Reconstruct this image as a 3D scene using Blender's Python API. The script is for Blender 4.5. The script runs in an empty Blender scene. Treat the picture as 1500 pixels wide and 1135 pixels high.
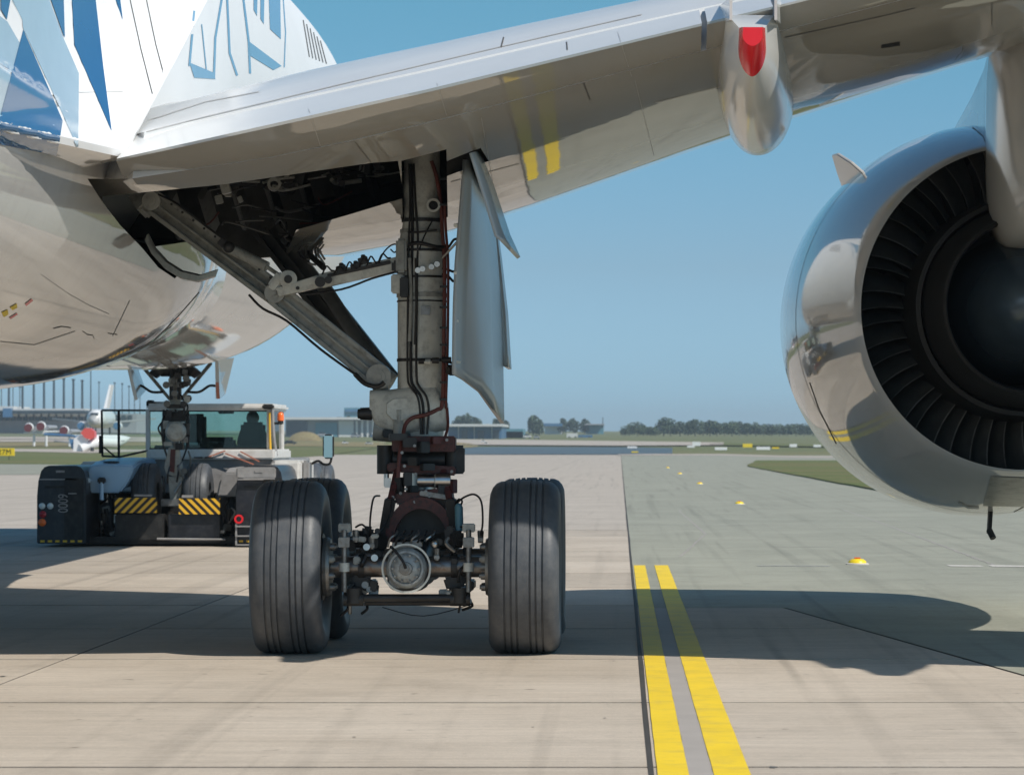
import bpy, bmesh, math, random
from mathutils import Vector, Matrix
from mathutils.bvhtree import BVHTree
random.seed(7)
S = bpy.context.scene
SK0, SK1, SK2 = (0.745, 1.26, 1.99), (0.755, 1.03, 1.36), (0.632, 1.127, 1.206)
COL = S.collection
F = 4700.0

def P(px, py, Y):
    """real place of a point seen at (px, py) in the 1500 px photograph and Y metres away"""
    return Vector(((px - 908.0) * Y / F, Y, 1.69 - (py - 650.0) * Y / F))

# ------------------------------------------------------------------ camera
cam = bpy.data.cameras.new('camera')
cam.sensor_width = 36.0
cam.lens = F / 1500.0 * 36.0
cam.shift_x = -158.0 / 1500.0
cam.shift_y = 82.5 / 1500.0
cam.clip_start = 0.5
cam.clip_end = 20000
cam.dof.use_dof = True
cam.dof.focus_distance = 26.5
cam.dof.aperture_fstop = 7.0
camo = bpy.data.objects.new('camera', cam)
COL.objects.link(camo)
camo.location = (0, 0, 1.69)
camo.rotation_euler = (math.pi / 2, 0, 0)
S.camera = camo

# ------------------------------------------------------------------ light
L = Vector((-0.76, 0.55, -1.0)).normalized()       # the way sunlight travels
toSun = -L
elev = math.asin(toSun.z)
azim = math.atan2(toSun.x, toSun.y)                # from +Y towards +X
W = bpy.data.worlds.new('World')
S.world = W
W.use_nodes = True
nt = W.node_tree
bg = nt.nodes['Background']
sky = nt.nodes.new('ShaderNodeTexSky')
sky.sky_type = 'NISHITA'
sky.sun_disc = False
sky.sun_elevation = elev
sky.sun_rotation = azim
sky.altitude = 0
sky.air_density = 1.0
sky.dust_density = 0.35
sky.ozone_density = 4.0
# clear northern air: less yellow at the horizon, a smooth change with height all round
tcw = nt.nodes.new('ShaderNodeTexCoord')
spw = nt.nodes.new('ShaderNodeSeparateXYZ')
nt.links.new(tcw.outputs['Generated'], spw.inputs[0])
rw = nt.nodes.new('ShaderNodeValToRGB')
rw.color_ramp.elements.new(0.5)
for e, (p_, c_) in zip(rw.color_ramp.elements, ((0.015, SK0), (0.055, SK1), (0.135, SK2))):
    e.position = p_
    e.color = (*[q * 0.5 for q in c_], 1)
nt.links.new(spw.outputs['Z'], rw.inputs[0])
tint = nt.nodes.new('ShaderNodeVectorMath'); tint.operation = 'MULTIPLY'
nt.links.new(sky.outputs[0], tint.inputs[0])
nt.links.new(rw.outputs[0], tint.inputs[1])
tin2 = nt.nodes.new('ShaderNodeVectorMath'); tin2.operation = 'SCALE'
tin2.inputs['Scale'].default_value = 2.0
nt.links.new(tint.outputs[0], tin2.inputs[0])
nt.links.new(tin2.outputs[0], bg.inputs[0])
bg.inputs[1].default_value = 0.075
sun = bpy.data.lights.new('sun', 'SUN')
sun.energy = 4.6
sun.angle = math.radians(0.55)
sun.color = (1.0, 0.945, 0.86)
suno = bpy.data.objects.new('sun', sun)
COL.objects.link(suno)
suno.rotation_euler = L.to_track_quat('-Z', 'Y').to_euler()
S.view_settings.view_transform = 'Standard'
S.view_settings.look = 'None'
S.view_settings.gamma = 1
S.view_settings.exposure = 0.0
S.cycles.max_bounces = 8
S.cycles.transparent_max_bounces = 12

# ------------------------------------------------------------------ materials
def nmat(name):
    m = bpy.data.materials.new(name)
    m.use_nodes = True
    n = m.node_tree
    return m, n, n.nodes['Principled BSDF']

def texco(n, scale=(1, 1, 1), world=False):
    mp = n.nodes.new('ShaderNodeMapping')
    mp.inputs['Scale'].default_value = scale
    if world:
        g = n.nodes.new('ShaderNodeNewGeometry')
        n.links.new(g.outputs['Position'], mp.inputs[0])
    else:
        t = n.nodes.new('ShaderNodeTexCoord')
        n.links.new(t.outputs['Object'], mp.inputs[0])
    return mp

def noise(n, src, scale, detail=4, rough=0.55):
    t = n.nodes.new('ShaderNodeTexNoise')
    t.inputs['Scale'].default_value = scale
    t.inputs['Detail'].default_value = detail
    t.inputs['Roughness'].default_value = rough
    n.links.new(src.outputs[0], t.inputs['Vector'])
    return t

def ramp(n, src, stops):
    r = n.nodes.new('ShaderNodeValToRGB')
    e = r.color_ramp.elements
    while len(e) < len(stops):
        e.new(0.5)
    for i, (p, c) in enumerate(stops):
        e[i].position = p
        e[i].color = (c[0], c[1], c[2], 1) if hasattr(c, '__len__') else (c, c, c, 1)
    n.links.new(src, r.inputs[0])
    return r

def mixc(n, a, b, fac=1.0, mode='MULTIPLY', facsock=None):
    m = n.nodes.new('ShaderNodeMixRGB')
    m.blend_type = mode
    m.inputs[0].default_value = fac
    if facsock is not None:
        n.links.new(facsock, m.inputs[0])
    for i, s in ((1, a), (2, b)):
        if hasattr(s, 'is_output'):
            n.links.new(s, m.inputs[i])
        else:
            m.inputs[i].default_value = (s[0], s[1], s[2], 1)
    return m.outputs[0]

def bump(n, h, strength, dist, bsdf):
    b = n.nodes.new('ShaderNodeBump')
    b.inputs['Strength'].default_value = strength
    b.inputs['Distance'].default_value = dist
    n.links.new(h, b.inputs['Height'])
    n.links.new(b.outputs[0], bsdf.inputs['Normal'])

def mat(name, c, rough=0.5, metal=0.0, var=0.15, vscale=3.0, world=True, stretch=(1, 1, 1),
        ior=1.5, coat=0.0, bmp=0.0, bscale=20.0, dirt=None, dirtamt=0.5, emit=None):
    m, n, b = nmat(name)
    tc = texco(n, stretch, world)
    base = None
    if var > 0:
        nz = noise(n, tc, vscale, 5)
        r = ramp(n, nz.outputs['Fac'], [(0.3, 1 - var), (0.7, 1 + var * 0.4)])
        base = mixc(n, c, r.outputs[0])
    if dirt is not None:
        nz2 = noise(n, tc, vscale * 2.3, 8, 0.7)
        r2 = ramp(n, nz2.outputs['Fac'], [(0.48, 0.0), (0.72, dirtamt)])
        base = mixc(n, base if base is not None else c, dirt, mode='MIX', facsock=r2.outputs[0])
    if base is None:
        b.inputs['Base Color'].default_value = (*c, 1)
    else:
        n.links.new(base, b.inputs['Base Color'])
    b.inputs['Roughness'].default_value = rough
    b.inputs['Metallic'].default_value = metal
    b.inputs['IOR'].default_value = ior
    b.inputs['Coat Weight'].default_value = coat
    b.inputs['Coat Roughness'].default_value = 0.04
    if bmp > 0:
        nb = noise(n, tc, bscale, 3)
        bump(n, nb.outputs['Fac'], 1.0, bmp, b)
    if emit:
        b.inputs['Emission Color'].default_value = (*emit[0], 1)
        b.inputs['Emission Strength'].default_value = emit[1]
    return m

M = {}
M['white_upper'] = mat('white_fuselage_paint', (0.80, 0.80, 0.795), 0.32, var=0.04, vscale=0.7, ior=1.2)
M['white'] = mat('white_paint', (0.72, 0.72, 0.71), 0.16, var=0.05, vscale=0.7, ior=1.5, bmp=0.0006, bscale=1.2,
                 dirt=(0.45, 0.42, 0.38), dirtamt=0.10)
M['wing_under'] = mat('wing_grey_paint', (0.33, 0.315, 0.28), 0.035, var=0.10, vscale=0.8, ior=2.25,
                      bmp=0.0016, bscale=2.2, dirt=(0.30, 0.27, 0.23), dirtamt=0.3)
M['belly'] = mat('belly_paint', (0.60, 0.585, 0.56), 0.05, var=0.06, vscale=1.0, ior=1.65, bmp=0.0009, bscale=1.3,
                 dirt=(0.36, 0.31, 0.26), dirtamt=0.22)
M['nacelle'] = mat('nacelle_paint', (0.80, 0.79, 0.775), 0.055, metal=0.10, var=0.04, vscale=0.7, ior=1.8, bmp=0.0005, bscale=1.0,
                   dirt=(0.5, 0.47, 0.42), dirtamt=0.15)
M['pale_grey'] = mat('pale_grey_paint', (0.33, 0.375, 0.40), 0.22, var=0.06, vscale=1.2, dirt=(0.35, 0.33, 0.25), dirtamt=0.25)
M['fairing'] = mat('fairing_paint', (0.60, 0.59, 0.56), 0.12, var=0.05, vscale=1.2, ior=1.5)
M['navy'] = mat('blue_livery_paint', (0.030, 0.125, 0.27), 0.12, var=0.06, ior=1.6)
M['paleblue'] = mat('pale_blue_livery_paint', (0.40, 0.52, 0.60), 0.12, var=0.05, ior=1.6)
M['midblue'] = mat('mid_blue_livery_paint', (0.22, 0.40, 0.56), 0.15, var=0.05)
M['seam'] = mat('seam_sealant', (0.10, 0.095, 0.09), 0.6, var=0.2)
M['seam_light'] = mat('pale_seam', (0.42, 0.41, 0.39), 0.5, var=0.2)
M['gear_grey'] = mat('gear_grey_paint', (0.40, 0.405, 0.37), 0.38, var=0.2, vscale=4, dirt=(0.07, 0.068, 0.06), dirtamt=0.7)
M['gear_pale'] = mat('gear_pale_paint', (0.68, 0.69, 0.63), 0.35, var=0.15, vscale=5, dirt=(0.10, 0.10, 0.09), dirtamt=0.5)
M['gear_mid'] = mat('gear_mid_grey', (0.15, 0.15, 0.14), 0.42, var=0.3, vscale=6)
M['gear_dark'] = mat('gear_dark_metal', (0.035, 0.034, 0.033), 0.45, var=0.4, vscale=8, metal=0.2)
M['black'] = mat('black_rubber_hose', (0.012, 0.012, 0.013), 0.55, var=0.2)
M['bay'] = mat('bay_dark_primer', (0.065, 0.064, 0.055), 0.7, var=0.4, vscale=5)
M['steel'] = mat('bare_steel', (0.55, 0.54, 0.52), 0.28, metal=1.0, var=0.2, vscale=8)
M['alloy'] = mat('worn_alloy', (0.30, 0.30, 0.29), 0.42, metal=0.7, var=0.3, vscale=9, dirt=(0.10, 0.06, 0.03), dirtamt=0.6)
M['axle_metal'] = mat('rust_stained_axle', (0.24, 0.23, 0.22), 0.35, metal=0.8, var=0.3, vscale=7, dirt=(0.16, 0.07, 0.03), dirtamt=0.8)
M['cap_metal'] = mat('dull_cap_metal', (0.42, 0.45, 0.45), 0.5, metal=0.2, var=0.3, vscale=14, dirt=(0.12, 0.09, 0.07), dirtamt=0.7)
M['redgrease'] = mat('red_greasy_metal', (0.11, 0.022, 0.018), 0.45, var=0.4, vscale=12, dirt=(0.012, 0.01, 0.01), dirtamt=0.95)
M['redhose'] = mat('red_brown_harness', (0.15, 0.038, 0.028), 0.5, var=0.25, vscale=10)
M['red'] = mat('red_signal_paint', (0.72, 0.018, 0.025), 0.25, var=0.1)
M['fan'] = mat('dark_vane_metal', (0.10, 0.098, 0.09), 0.32, metal=0.4, var=0.3, vscale=6)
M['vane_edge'] = mat('lit_vane_edge', (0.24, 0.235, 0.22), 0.35, metal=0.6, var=0.4, vscale=9)  # paler metal paints in the light that the vane edges catch
M['fan_lining'] = mat('duct_lining', (0.03, 0.03, 0.031), 0.55, var=0.2)
M['core'] = mat('exhaust_metal', (0.016, 0.015, 0.014), 0.65, metal=0.2, var=0.4, vscale=3)
M['plug'] = mat('exhaust_cone_metal', (0.07, 0.10, 0.125), 0.25, metal=0.5, var=0.2)
M['yellow'] = mat('yellow_road_paint', (0.86, 0.60, 0.015), 0.6, var=0.10, vscale=1.4, bmp=0.002, bscale=30,
                  dirt=(0.34, 0.27, 0.12), dirtamt=0.4)
M['linegrey'] = mat('grey_line_border', (0.37, 0.335, 0.305), 0.75, var=0.1, vscale=2)
M['whiteline'] = mat('worn_white_paint', (0.62, 0.58, 0.52), 0.7, var=0.2, vscale=8)
M['joint'] = mat('joint_sealant', (0.055, 0.05, 0.045), 0.8, var=0.2)
M['tugblack'] = mat('tug_black_paint', (0.016, 0.018, 0.025), 0.32, var=0.5, vscale=3, dirt=(0.09, 0.085, 0.08), dirtamt=0.35)
M['tugdark'] = mat('tug_underframe', (0.012, 0.012, 0.012), 0.6, var=0.5, vscale=4, dirt=(0.08, 0.075, 0.065), dirtamt=0.35)
M['tugwhite'] = mat('tug_white_paint', (0.70, 0.68, 0.65), 0.35, var=0.12, vscale=2, dirt=(0.34, 0.30, 0.26), dirtamt=0.5)
M['tuggrey'] = mat('tug_grey_panel', (0.30, 0.29, 0.285), 0.5, var=0.25, vscale=3, dirt=(0.10, 0.09, 0.08), dirtamt=0.5)
M['tugblue'] = mat('tug_pale_blue_fender', (0.30, 0.46, 0.62), 0.3, var=0.08)
M['tugred'] = mat('tug_red_stripe', (0.62, 0.10, 0.05), 0.4, var=0.1)
M['tugred_dull'] = mat('faded_red_stripe', (0.45, 0.16, 0.10), 0.5, var=0.1)
M['orange'] = mat('orange_lens', (0.85, 0.16, 0.03), 0.25, var=0.0)
M['redlens'] = mat('red_lens', (0.35, 0.02, 0.03), 0.2, var=0.0)
M['clearlens'] = mat('clear_lens', (0.60, 0.66, 0.66), 0.15, var=0.0)
M['hazyellow'] = mat('hazard_yellow', (0.80, 0.46, 0.03), 0.5, var=0.1)
M['cloth'] = mat('dark_work_clothes', (0.015, 0.015, 0.018), 0.9, var=0.2)
M['skin'] = mat('shaded_skin', (0.22, 0.12, 0.08), 0.6, var=0.05)
M['mirror'] = mat('mirror_glass', (0.6, 0.65, 0.62), 0.04, metal=1.0, var=0.0)
M['darkplastic'] = mat('dark_plastic', (0.02, 0.02, 0.02), 0.5, var=0.1)
M['foliage'] = mat('foliage', (0.085, 0.125, 0.065), 0.8, var=0.45, vscale=0.35)
M['foliage_dark'] = mat('foliage_dark', (0.065, 0.10, 0.06), 0.8, var=0.45, vscale=0.35)
M['bark'] = mat('bark', (0.09, 0.07, 0.05), 0.9, var=0.2)
M['bluewall'] = mat('blue_cladding', (0.06, 0.15, 0.28), 0.4, var=0.1, vscale=0.3)
M['tealwall'] = mat('teal_cladding', (0.10, 0.24, 0.30), 0.4, var=0.1, vscale=0.3)
M['offwhite'] = mat('pale_cladding', (0.62, 0.62, 0.60), 0.5, var=0.08, vscale=0.3)
M['greywall'] = mat('grey_cladding', (0.33, 0.34, 0.36), 0.5, var=0.1, vscale=0.3)
M['window'] = mat('window_glass_dark', (0.04, 0.055, 0.07), 0.08, var=0.0)
M['mast'] = mat('mast_steel', (0.045, 0.07, 0.09), 0.5, var=0.1)
M['jetwhite'] = mat('airliner_white', (0.78, 0.78, 0.78), 0.25, var=0.02)
M['jetblue'] = mat('airliner_blue', (0.08, 0.20, 0.38), 0.25, var=0.02)
M['jetred'] = mat('airliner_red', (0.70, 0.09, 0.07), 0.3, var=0.02)
M['engred'] = mat('engine_cover_red', (0.15, 0.03, 0.035), 0.5, var=0.1)
M['signyellow'] = mat('sign_yellow', (0.85, 0.62, 0.02), 0.4, var=0.02)
M['markerwhite'] = mat('marker_white', (0.8, 0.8, 0.78), 0.4, var=0.02)

def tyre_mat():
    m, n, b = nmat('tyre_rubber')
    tc = texco(n, (1, 1, 1), False)
    nz = noise(n, tc, 9, 8, 0.75)
    r = ramp(n, nz.outputs['Fac'], [(0.38, (0.060, 0.067, 0.077)), (0.75, (0.118, 0.120, 0.123))])
    n.links.new(r.outputs[0], b.inputs['Base Color'])
    b.inputs['Roughness'].default_value = 0.5
    nb = noise(n, tc, 60, 4)
    bump(n, nb.outputs['Fac'], 1.0, 0.0012, b)
    return m
M['tyre'] = tyre_mat()

def chevron_mat(name, sgn):
    m, n, b = nmat(name)
    tc = texco(n, (1, 1, 1), False)
    sp = n.nodes.new('ShaderNodeSeparateXYZ')
    n.links.new(tc.outputs[0], sp.inputs[0])
    a = n.nodes.new('ShaderNodeMath'); a.operation = 'MULTIPLY_ADD'
    a.inputs[1].default_value = -sgn
    n.links.new(sp.outputs['Z'], a.inputs[0]); n.links.new(sp.outputs['X'], a.inputs[2])
    f = n.nodes.new('ShaderNodeMath'); f.operation = 'MULTIPLY'; f.inputs[1].default_value = 1 / 0.135
    n.links.new(a.outputs[0], f.inputs[0])
    fr = n.nodes.new('ShaderNodeMath'); fr.operation = 'FRACT'
    n.links.new(f.outputs[0], fr.inputs[0])
    g = n.nodes.new('ShaderNodeMath'); g.operation = 'GREATER_THAN'; g.inputs[1].default_value = 0.5
    n.links.new(fr.outputs[0], g.inputs[0])
    c = mixc(n, (0.80, 0.45, 0.03), (0.02, 0.015, 0.012), mode='MIX', facsock=g.outputs[0])
    n.links.new(c, b.inputs['Base Color'])
    b.inputs['Roughness'].default_value = 0.45
    return m
M['chev1'] = chevron_mat('hazard_stripes_rising', 1.0)
M['chev2'] = chevron_mat('hazard_stripes_falling', -1.0)

def glass_mat(name, tintc, gl=0.10):
    m = bpy.data.materials.new(name); m.use_nodes = True
    n = m.node_tree
    n.nodes.remove(n.nodes['Principled BSDF'])
    out = n.nodes['Material Output']
    tr = n.nodes.new('ShaderNodeBsdfTransparent'); tr.inputs[0].default_value = (*tintc, 1)
    gb = n.nodes.new('ShaderNodeBsdfGlossy'); gb.inputs['Roughness'].default_value = 0.03
    fz = n.nodes.new('ShaderNodeFresnel'); fz.inputs[0].default_value = 1.5
    mx = n.nodes.new('ShaderNodeMixShader')
    n.links.new(fz.outputs[0], mx.inputs[0]); n.links.new(tr.outputs[0], mx.inputs[1]); n.links.new(gb.outputs[0], mx.inputs[2])
    n.links.new(mx.outputs[0], out.inputs[0])
    return m
M['glass'] = glass_mat('tinted_cab_glass', (0.80, 0.90, 0.86))

def ground_mat(name, c1, c2, joints=False, streak=True, jointdark=0.35, rough=0.8, tint=None):
    m, n, b = nmat(name)
    w = texco(n, (1, 1, 1), True)
    n1 = noise(n, w, 0.35, 6, 0.6)
    base = ramp(n, n1.outputs['Fac'], [(0.32, c1), (0.68, c2)]).outputs[0]
    # broomed texture across the slabs
    ws = texco(n, (0.35, 6.0, 1), True)
    n2 = noise(n, ws, 2.2, 5, 0.6)
    base = mixc(n, base, ramp(n, n2.outputs['Fac'], [(0.28, 0.86), (0.72, 1.08)]).outputs[0])
    n3 = noise(n, w, 22, 4, 0.7)
    base = mixc(n, base, ramp(n, n3.outputs['Fac'], [(0.25, 0.88), (0.7, 1.06)]).outputs[0])
    n3b = noise(n, w, 95, 3, 0.8)
    base = mixc(n, base, ramp(n, n3b.outputs['Fac'], [(0.30, 0.80), (0.55, 1.04), (0.75, 1.10)]).outputs[0])
    n3c = noise(n, w, 1.3, 8, 0.75)
    base = mixc(n, base, ramp(n, n3c.outputs['Fac'], [(0.32, 0.88), (0.50, 1.02), (0.70, 1.05)]).outputs[0])
    # small dark spots of oil and rubber
    n4 = noise(n, w, 5.5, 2, 0.5)
    base = mixc(n, base, ramp(n, n4.outputs['Fac'], [(0.22, 0.55), (0.31, 1.0)]).outputs[0])
    if streak:
        # old tyre marks running forward under the gear
        wr = n.nodes.new('ShaderNodeMapping')
        g = n.nodes.new('ShaderNodeNewGeometry')
        n.links.new(g.outputs['Position'], wr.inputs[0])
        wr.inputs['Rotation'].default_value = (0, 0, math.radians(7))
        wr.inputs['Scale'].default_value = (3.2, 0.035, 1)
        n5 = noise(n, wr, 1.0, 3, 0.5)
        base = mixc(n, base, ramp(n, n5.outputs['Fac'], [(0.30, 0.86), (0.45, 1.0)]).outputs[0])
        wr2 = n.nodes.new('ShaderNodeMapping')
        n.links.new(g.outputs['Position'], wr2.inputs[0])
        wr2.inputs['Rotation'].default_value = (0, 0, math.radians(-22))
        wr2.inputs['Scale'].default_value = (3.6, 0.05, 1)
        n6 = noise(n, wr2, 1.0, 2, 0.5)
        base = mixc(n, base, ramp(n, n6.outputs['Fac'], [(0.27, 0.80), (0.38, 1.0)]).outputs[0])
    oi = n.nodes.new('ShaderNodeObjectInfo')
    base = mixc(n, base, ramp(n, oi.outputs['Random'], [(0.0, 0.89), (1.0, 1.06)]).outputs[0])
    if joints:
        sp = n.nodes.new('ShaderNodeSeparateXYZ')
        n.links.new(w.outputs[0], sp.inputs[0])
        for ax, step, off, wd in (('Y', 4.2, 16.8, 0.05), ('X', 4.52, 0.16, 0.03)):
            s1 = n.nodes.new('ShaderNodeMath'); s1.operation = 'SUBTRACT'; s1.inputs[1].default_value = off
            n.links.new(sp.outputs[ax], s1.inputs[0])
            s2 = n.nodes.new('ShaderNodeMath'); s2.operation = 'PINGPONG'; s2.inputs[1].default_value = step / 2
            n.links.new(s1.outputs[0], s2.inputs[0])
            s3 = n.nodes.new('ShaderNodeMath'); s3.operation = 'LESS_THAN'; s3.inputs[1].default_value = wd
            n.links.new(s2.outputs[0], s3.inputs[0])
            s4 = n.nodes.new('ShaderNodeMath'); s4.operation = 'MULTIPLY'; s4.inputs[1].default_value = jointdark
            n.links.new(s3.outputs[0], s4.inputs[0])
            base = mixc(n, base, (0.08, 0.07, 0.06), mode='MIX', facsock=s4.outputs[0])
    n.links.new(base, b.inputs['Base Color'])
    b.inputs['Roughness'].default_value = rough
    b.inputs['IOR'].default_value = 1.4
    nb = noise(n, w, 45, 4, 0.7)
    bump(n, nb.outputs['Fac'], 1.0, 0.003, b)
    return m
M['concrete'] = ground_mat('apron_concrete', (0.445, 0.378, 0.305), (0.535, 0.462, 0.382))
M['concrete_far'] = ground_mat('apron_concrete_distant', (0.455, 0.395, 0.33), (0.53, 0.465, 0.395), joints=True)
M['asphalt'] = ground_mat('shoulder_asphalt', (0.318, 0.317, 0.255), (0.384, 0.378, 0.305), streak=True)
M['mirageband'] = mat('painted_mirage', (0.10, 0.115, 0.12), 0.4, var=0.2, vscale=0.05, ior=1.25)  # dull blue-grey colour stands in for the mirage's reflected sky

def grass_mat(name, c1, c2, c3):
    m, n, b = nmat(name)
    w = texco(n, (0.25, 1.0, 1), True)
    n1 = noise(n, w, 0.09, 6, 0.65)
    base = ramp(n, n1.outputs['Fac'], [(0.30, c1), (0.5, c2), (0.70, c3)]).outputs[0]
    w2 = texco(n, (1, 1, 1), True)
    n2 = noise(n, w2, 2.5, 5, 0.7)
    base = mixc(n, base, ramp(n, n2.outputs['Fac'], [(0.3, 0.65), (0.7, 1.2)]).outputs[0])
    n.links.new(base, b.inputs['Base Color'])
    b.inputs['Roughness'].default_value = 0.95
    b.inputs['Specular IOR Level'].default_value = 0.1
    bump(n, n2.outputs['Fac'], 1.0, 0.08, b)
    return m
M['grass'] = grass_mat('airfield_grass', (0.10, 0.145, 0.05), (0.15, 0.17, 0.07), (0.24, 0.17, 0.10))
M['grass_far'] = grass_mat('far_grass', (0.12, 0.155, 0.07), (0.17, 0.185, 0.09), (0.25, 0.21, 0.12))
M['grass_dry'] = grass_mat('dry_grass', (0.20, 0.20, 0.09), (0.27, 0.23, 0.12), (0.22, 0.16, 0.09))

# ------------------------------------------------------------------ mesh tools
def link(name, me, m, parent=None, smooth=None):
    if m is not None:
        me.materials.append(M[m] if isinstance(m, str) else m)
    o = bpy.data.objects.new(name, me)
    COL.objects.link(o)
    if parent is not None:
        o.parent = parent
        if parent.get('world_kids'):
            o.matrix_parent_inverse = Matrix.Translation(-Vector(parent.location))
    if smooth:
        for p in me.polygons:
            p.use_smooth = True
        me.set_sharp_from_angle(angle=math.radians(smooth))
    return o

class MB:
    def __init__(s):
        s.v = []; s.f = []
    def add(s, vs, fs):
        o = len(s.v)
        s.v += [tuple(x) for x in vs]
        s.f += [tuple(i + o for i in f) for f in fs]
        return s
    def box(s, lo, hi):
        x0, y0, z0 = lo; x1, y1, z1 = hi
        return s.add([(x0,y0,z0),(x1,y0,z0),(x1,y1,z0),(x0,y1,z0),(x0,y0,z1),(x1,y0,z1),(x1,y1,z1),(x0,y1,z1)],
                     [(3,2,1,0),(4,5,6,7),(0,1,5,4),(1,2,6,5),(2,3,7,6),(3,0,4,7)])
    def frame(s, p1, p2, up):
        d = (Vector(p2) - Vector(p1)).normalized()
        u = Vector(up); u = (u - d * u.dot(d))
        if u.length < 1e-5:
            u = Vector((1, 0, 0)) - d * d.x
        u.normalize()
        return d, u, d.cross(u)
    def bar(s, p1, p2, w, h, up=(0, 1, 0), w2=None, h2=None):
        """rectangular bar; h along up, w across"""
        d, u, r = s.frame(p1, p2, up)
        w2 = w if w2 is None else w2; h2 = h if h2 is None else h2
        vs = []
        for p, a, c in ((Vector(p1), w, h), (Vector(p2), w2, h2)):
            for i, j in ((-1,-1),(1,-1),(1,1),(-1,1)):
                vs.append(p + r * (i * a / 2) + u * (j * c / 2))
        return s.add(vs, [(0,3,2,1),(4,5,6,7),(0,1,5,4),(1,2,6,5),(2,3,7,6),(3,0,4,7)])
    def cyl(s, p1, p2, r1, r2=None, n=20, caps=True):
        r2 = r1 if r2 is None else r2
        d, u, r = s.frame(p1, p2, (0, 0, 1) if abs((Vector(p2)-Vector(p1)).normalized().z) < .95 else (0, 1, 0))
        vs = []
        for p, rr in ((Vector(p1), r1), (Vector(p2), r2)):
            for k in range(n):
                a = 2 * math.pi * k / n
                vs.append(p + u * (rr * math.cos(a)) + r * (rr * math.sin(a)))
        fs = [(k, (k+1) % n, n + (k+1) % n, n + k) for k in range(n)]
        if caps:
            fs += [tuple(range(n))[::-1], tuple(range(n, 2*n))]
        return s.add(vs, fs)
    def revolve(s, p, axis, prof, n=32, up=(0, 0, 1), a0=0.0, closed=False):
        """prof: (distance along axis, radius)"""
        ax = Vector(axis).normalized()
        if abs(ax.z) > .99: up = (0, -1, 0)
        u = Vector(up) - ax * Vector(up).dot(ax)
        u.normalize(); r = ax.cross(u)
        p = Vector(p); vs = []; m = len(prof)
        for t, rr in prof:
            for k in range(n):
                a = a0 + 2 * math.pi * k / n
                vs.append(p + ax * t + u * (rr * math.cos(a)) + r * (rr * math.sin(a)))
        fs = []
        for i in range(m if closed else m - 1):
            j = (i + 1) % m
            for k in range(n):
                k2 = (k + 1) % n
                fs.append((i*n + k, i*n + k2, j*n + k2, j*n + k))
        return s.add(vs, fs)
    def tube(s, pts, r, n=8, taper=None):
        pts = [Vector(q) for q in pts]
        # smooth the path with a Catmull-Rom pass
        if len(pts) > 2:
            q = []
            for i in range(len(pts) - 1):
                a = pts[max(i-1, 0)]; b = pts[i]; c = pts[i+1]; d = pts[min(i+2, len(pts)-1)]
                for t in (0, .25, .5, .75):
                    q.append(.5*((2*b)+(-a+c)*t+(2*a-5*b+4*c-d)*t*t+(-a+3*b-3*c+d)*t**3))
            q.append(pts[-1]); pts = q
        vs = []; fs = []; prev = None
        for i, p in enumerate(pts):
            d = (pts[min(i+1, len(pts)-1)] - pts[max(i-1, 0)])
            if d.length < 1e-9: d = Vector((0, 0, 1))
            d.normalize()
            u = prev - d * prev.dot(d) if prev is not None else (Vector((0, 1, 0)) - d * d.y)
            if u.length < 1e-4: u = Vector((1, 0, 0)) - d * d.x
            u.normalize(); prev = u; rr = d.cross(u)
            for k in range(n):
                a = 2 * math.pi * k / n
                vs.append(p + u * (r * math.cos(a)) + rr * (r * math.sin(a)))
        for i in range(len(pts) - 1):
            for k in range(n):
                k2 = (k+1) % n
                fs.append((i*n+k, i*n+k2, (i+1)*n+k2, (i+1)*n+k))
        fs += [tuple(range(n))[::-1], tuple(range((len(pts)-1)*n, len(pts)*n))]
        return s.add(vs, fs)
    def ball(s, c, r, nu=14, nv=8, sc=(1, 1, 1)):
        vs = [Vector(c) + Vector((0, 0, r*sc[2]))]
        for i in range(1, nv):
            t = math.pi * i / nv
            for k in range(nu):
                a = 2*math.pi*k/nu
                vs.append(Vector(c) + Vector((r*sc[0]*math.sin(t)*math.cos(a), r*sc[1]*math.sin(t)*math.sin(a), r*sc[2]*math.cos(t))))
        vs.append(Vector(c) - Vector((0, 0, r*sc[2])))
        fs = [(0, 1+k, 1+(k+1) % nu) for k in range(nu)]
        for i in range(nv-2):
            for k in range(nu):
                fs.append((1+i*nu+k, 1+(i+1)*nu+k, 1+(i+1)*nu+(k+1) % nu, 1+i*nu+(k+1) % nu))
        b = 1+(nv-2)*nu
        fs += [(b+k, len(vs)-1, b+(k+1) % nu) for k in range(nu)]
        return s.add(vs, fs)
    def loft(s, rings, closed=True, caps=True):
        n = len(rings[0]); vs = [q for r in rings for q in r]; fs = []
        for i in range(len(rings)-1):
            for k in range(n if closed else n-1):
                k2 = (k+1) % n
                fs.append((i*n+k, i*n+k2, (i+1)*n+k2, (i+1)*n+k))
        if caps and closed:
            fs += [tuple(range(n))[::-1], tuple(range((len(rings)-1)*n, len(rings)*n))]
        return s.add(vs, fs)
    def prism(s, poly, off):
        """closed polygon pushed along off"""
        n = len(poly); off = Vector(off)
        vs = [Vector(p) for p in poly] + [Vector(p) + off for p in poly]
        fs = [tuple(range(n)), tuple(range(n, 2*n))[::-1]] + [(k, n+k, n+(k+1) % n, (k+1) % n) for k in range(n)]
        return s.add(vs, fs)
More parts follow.
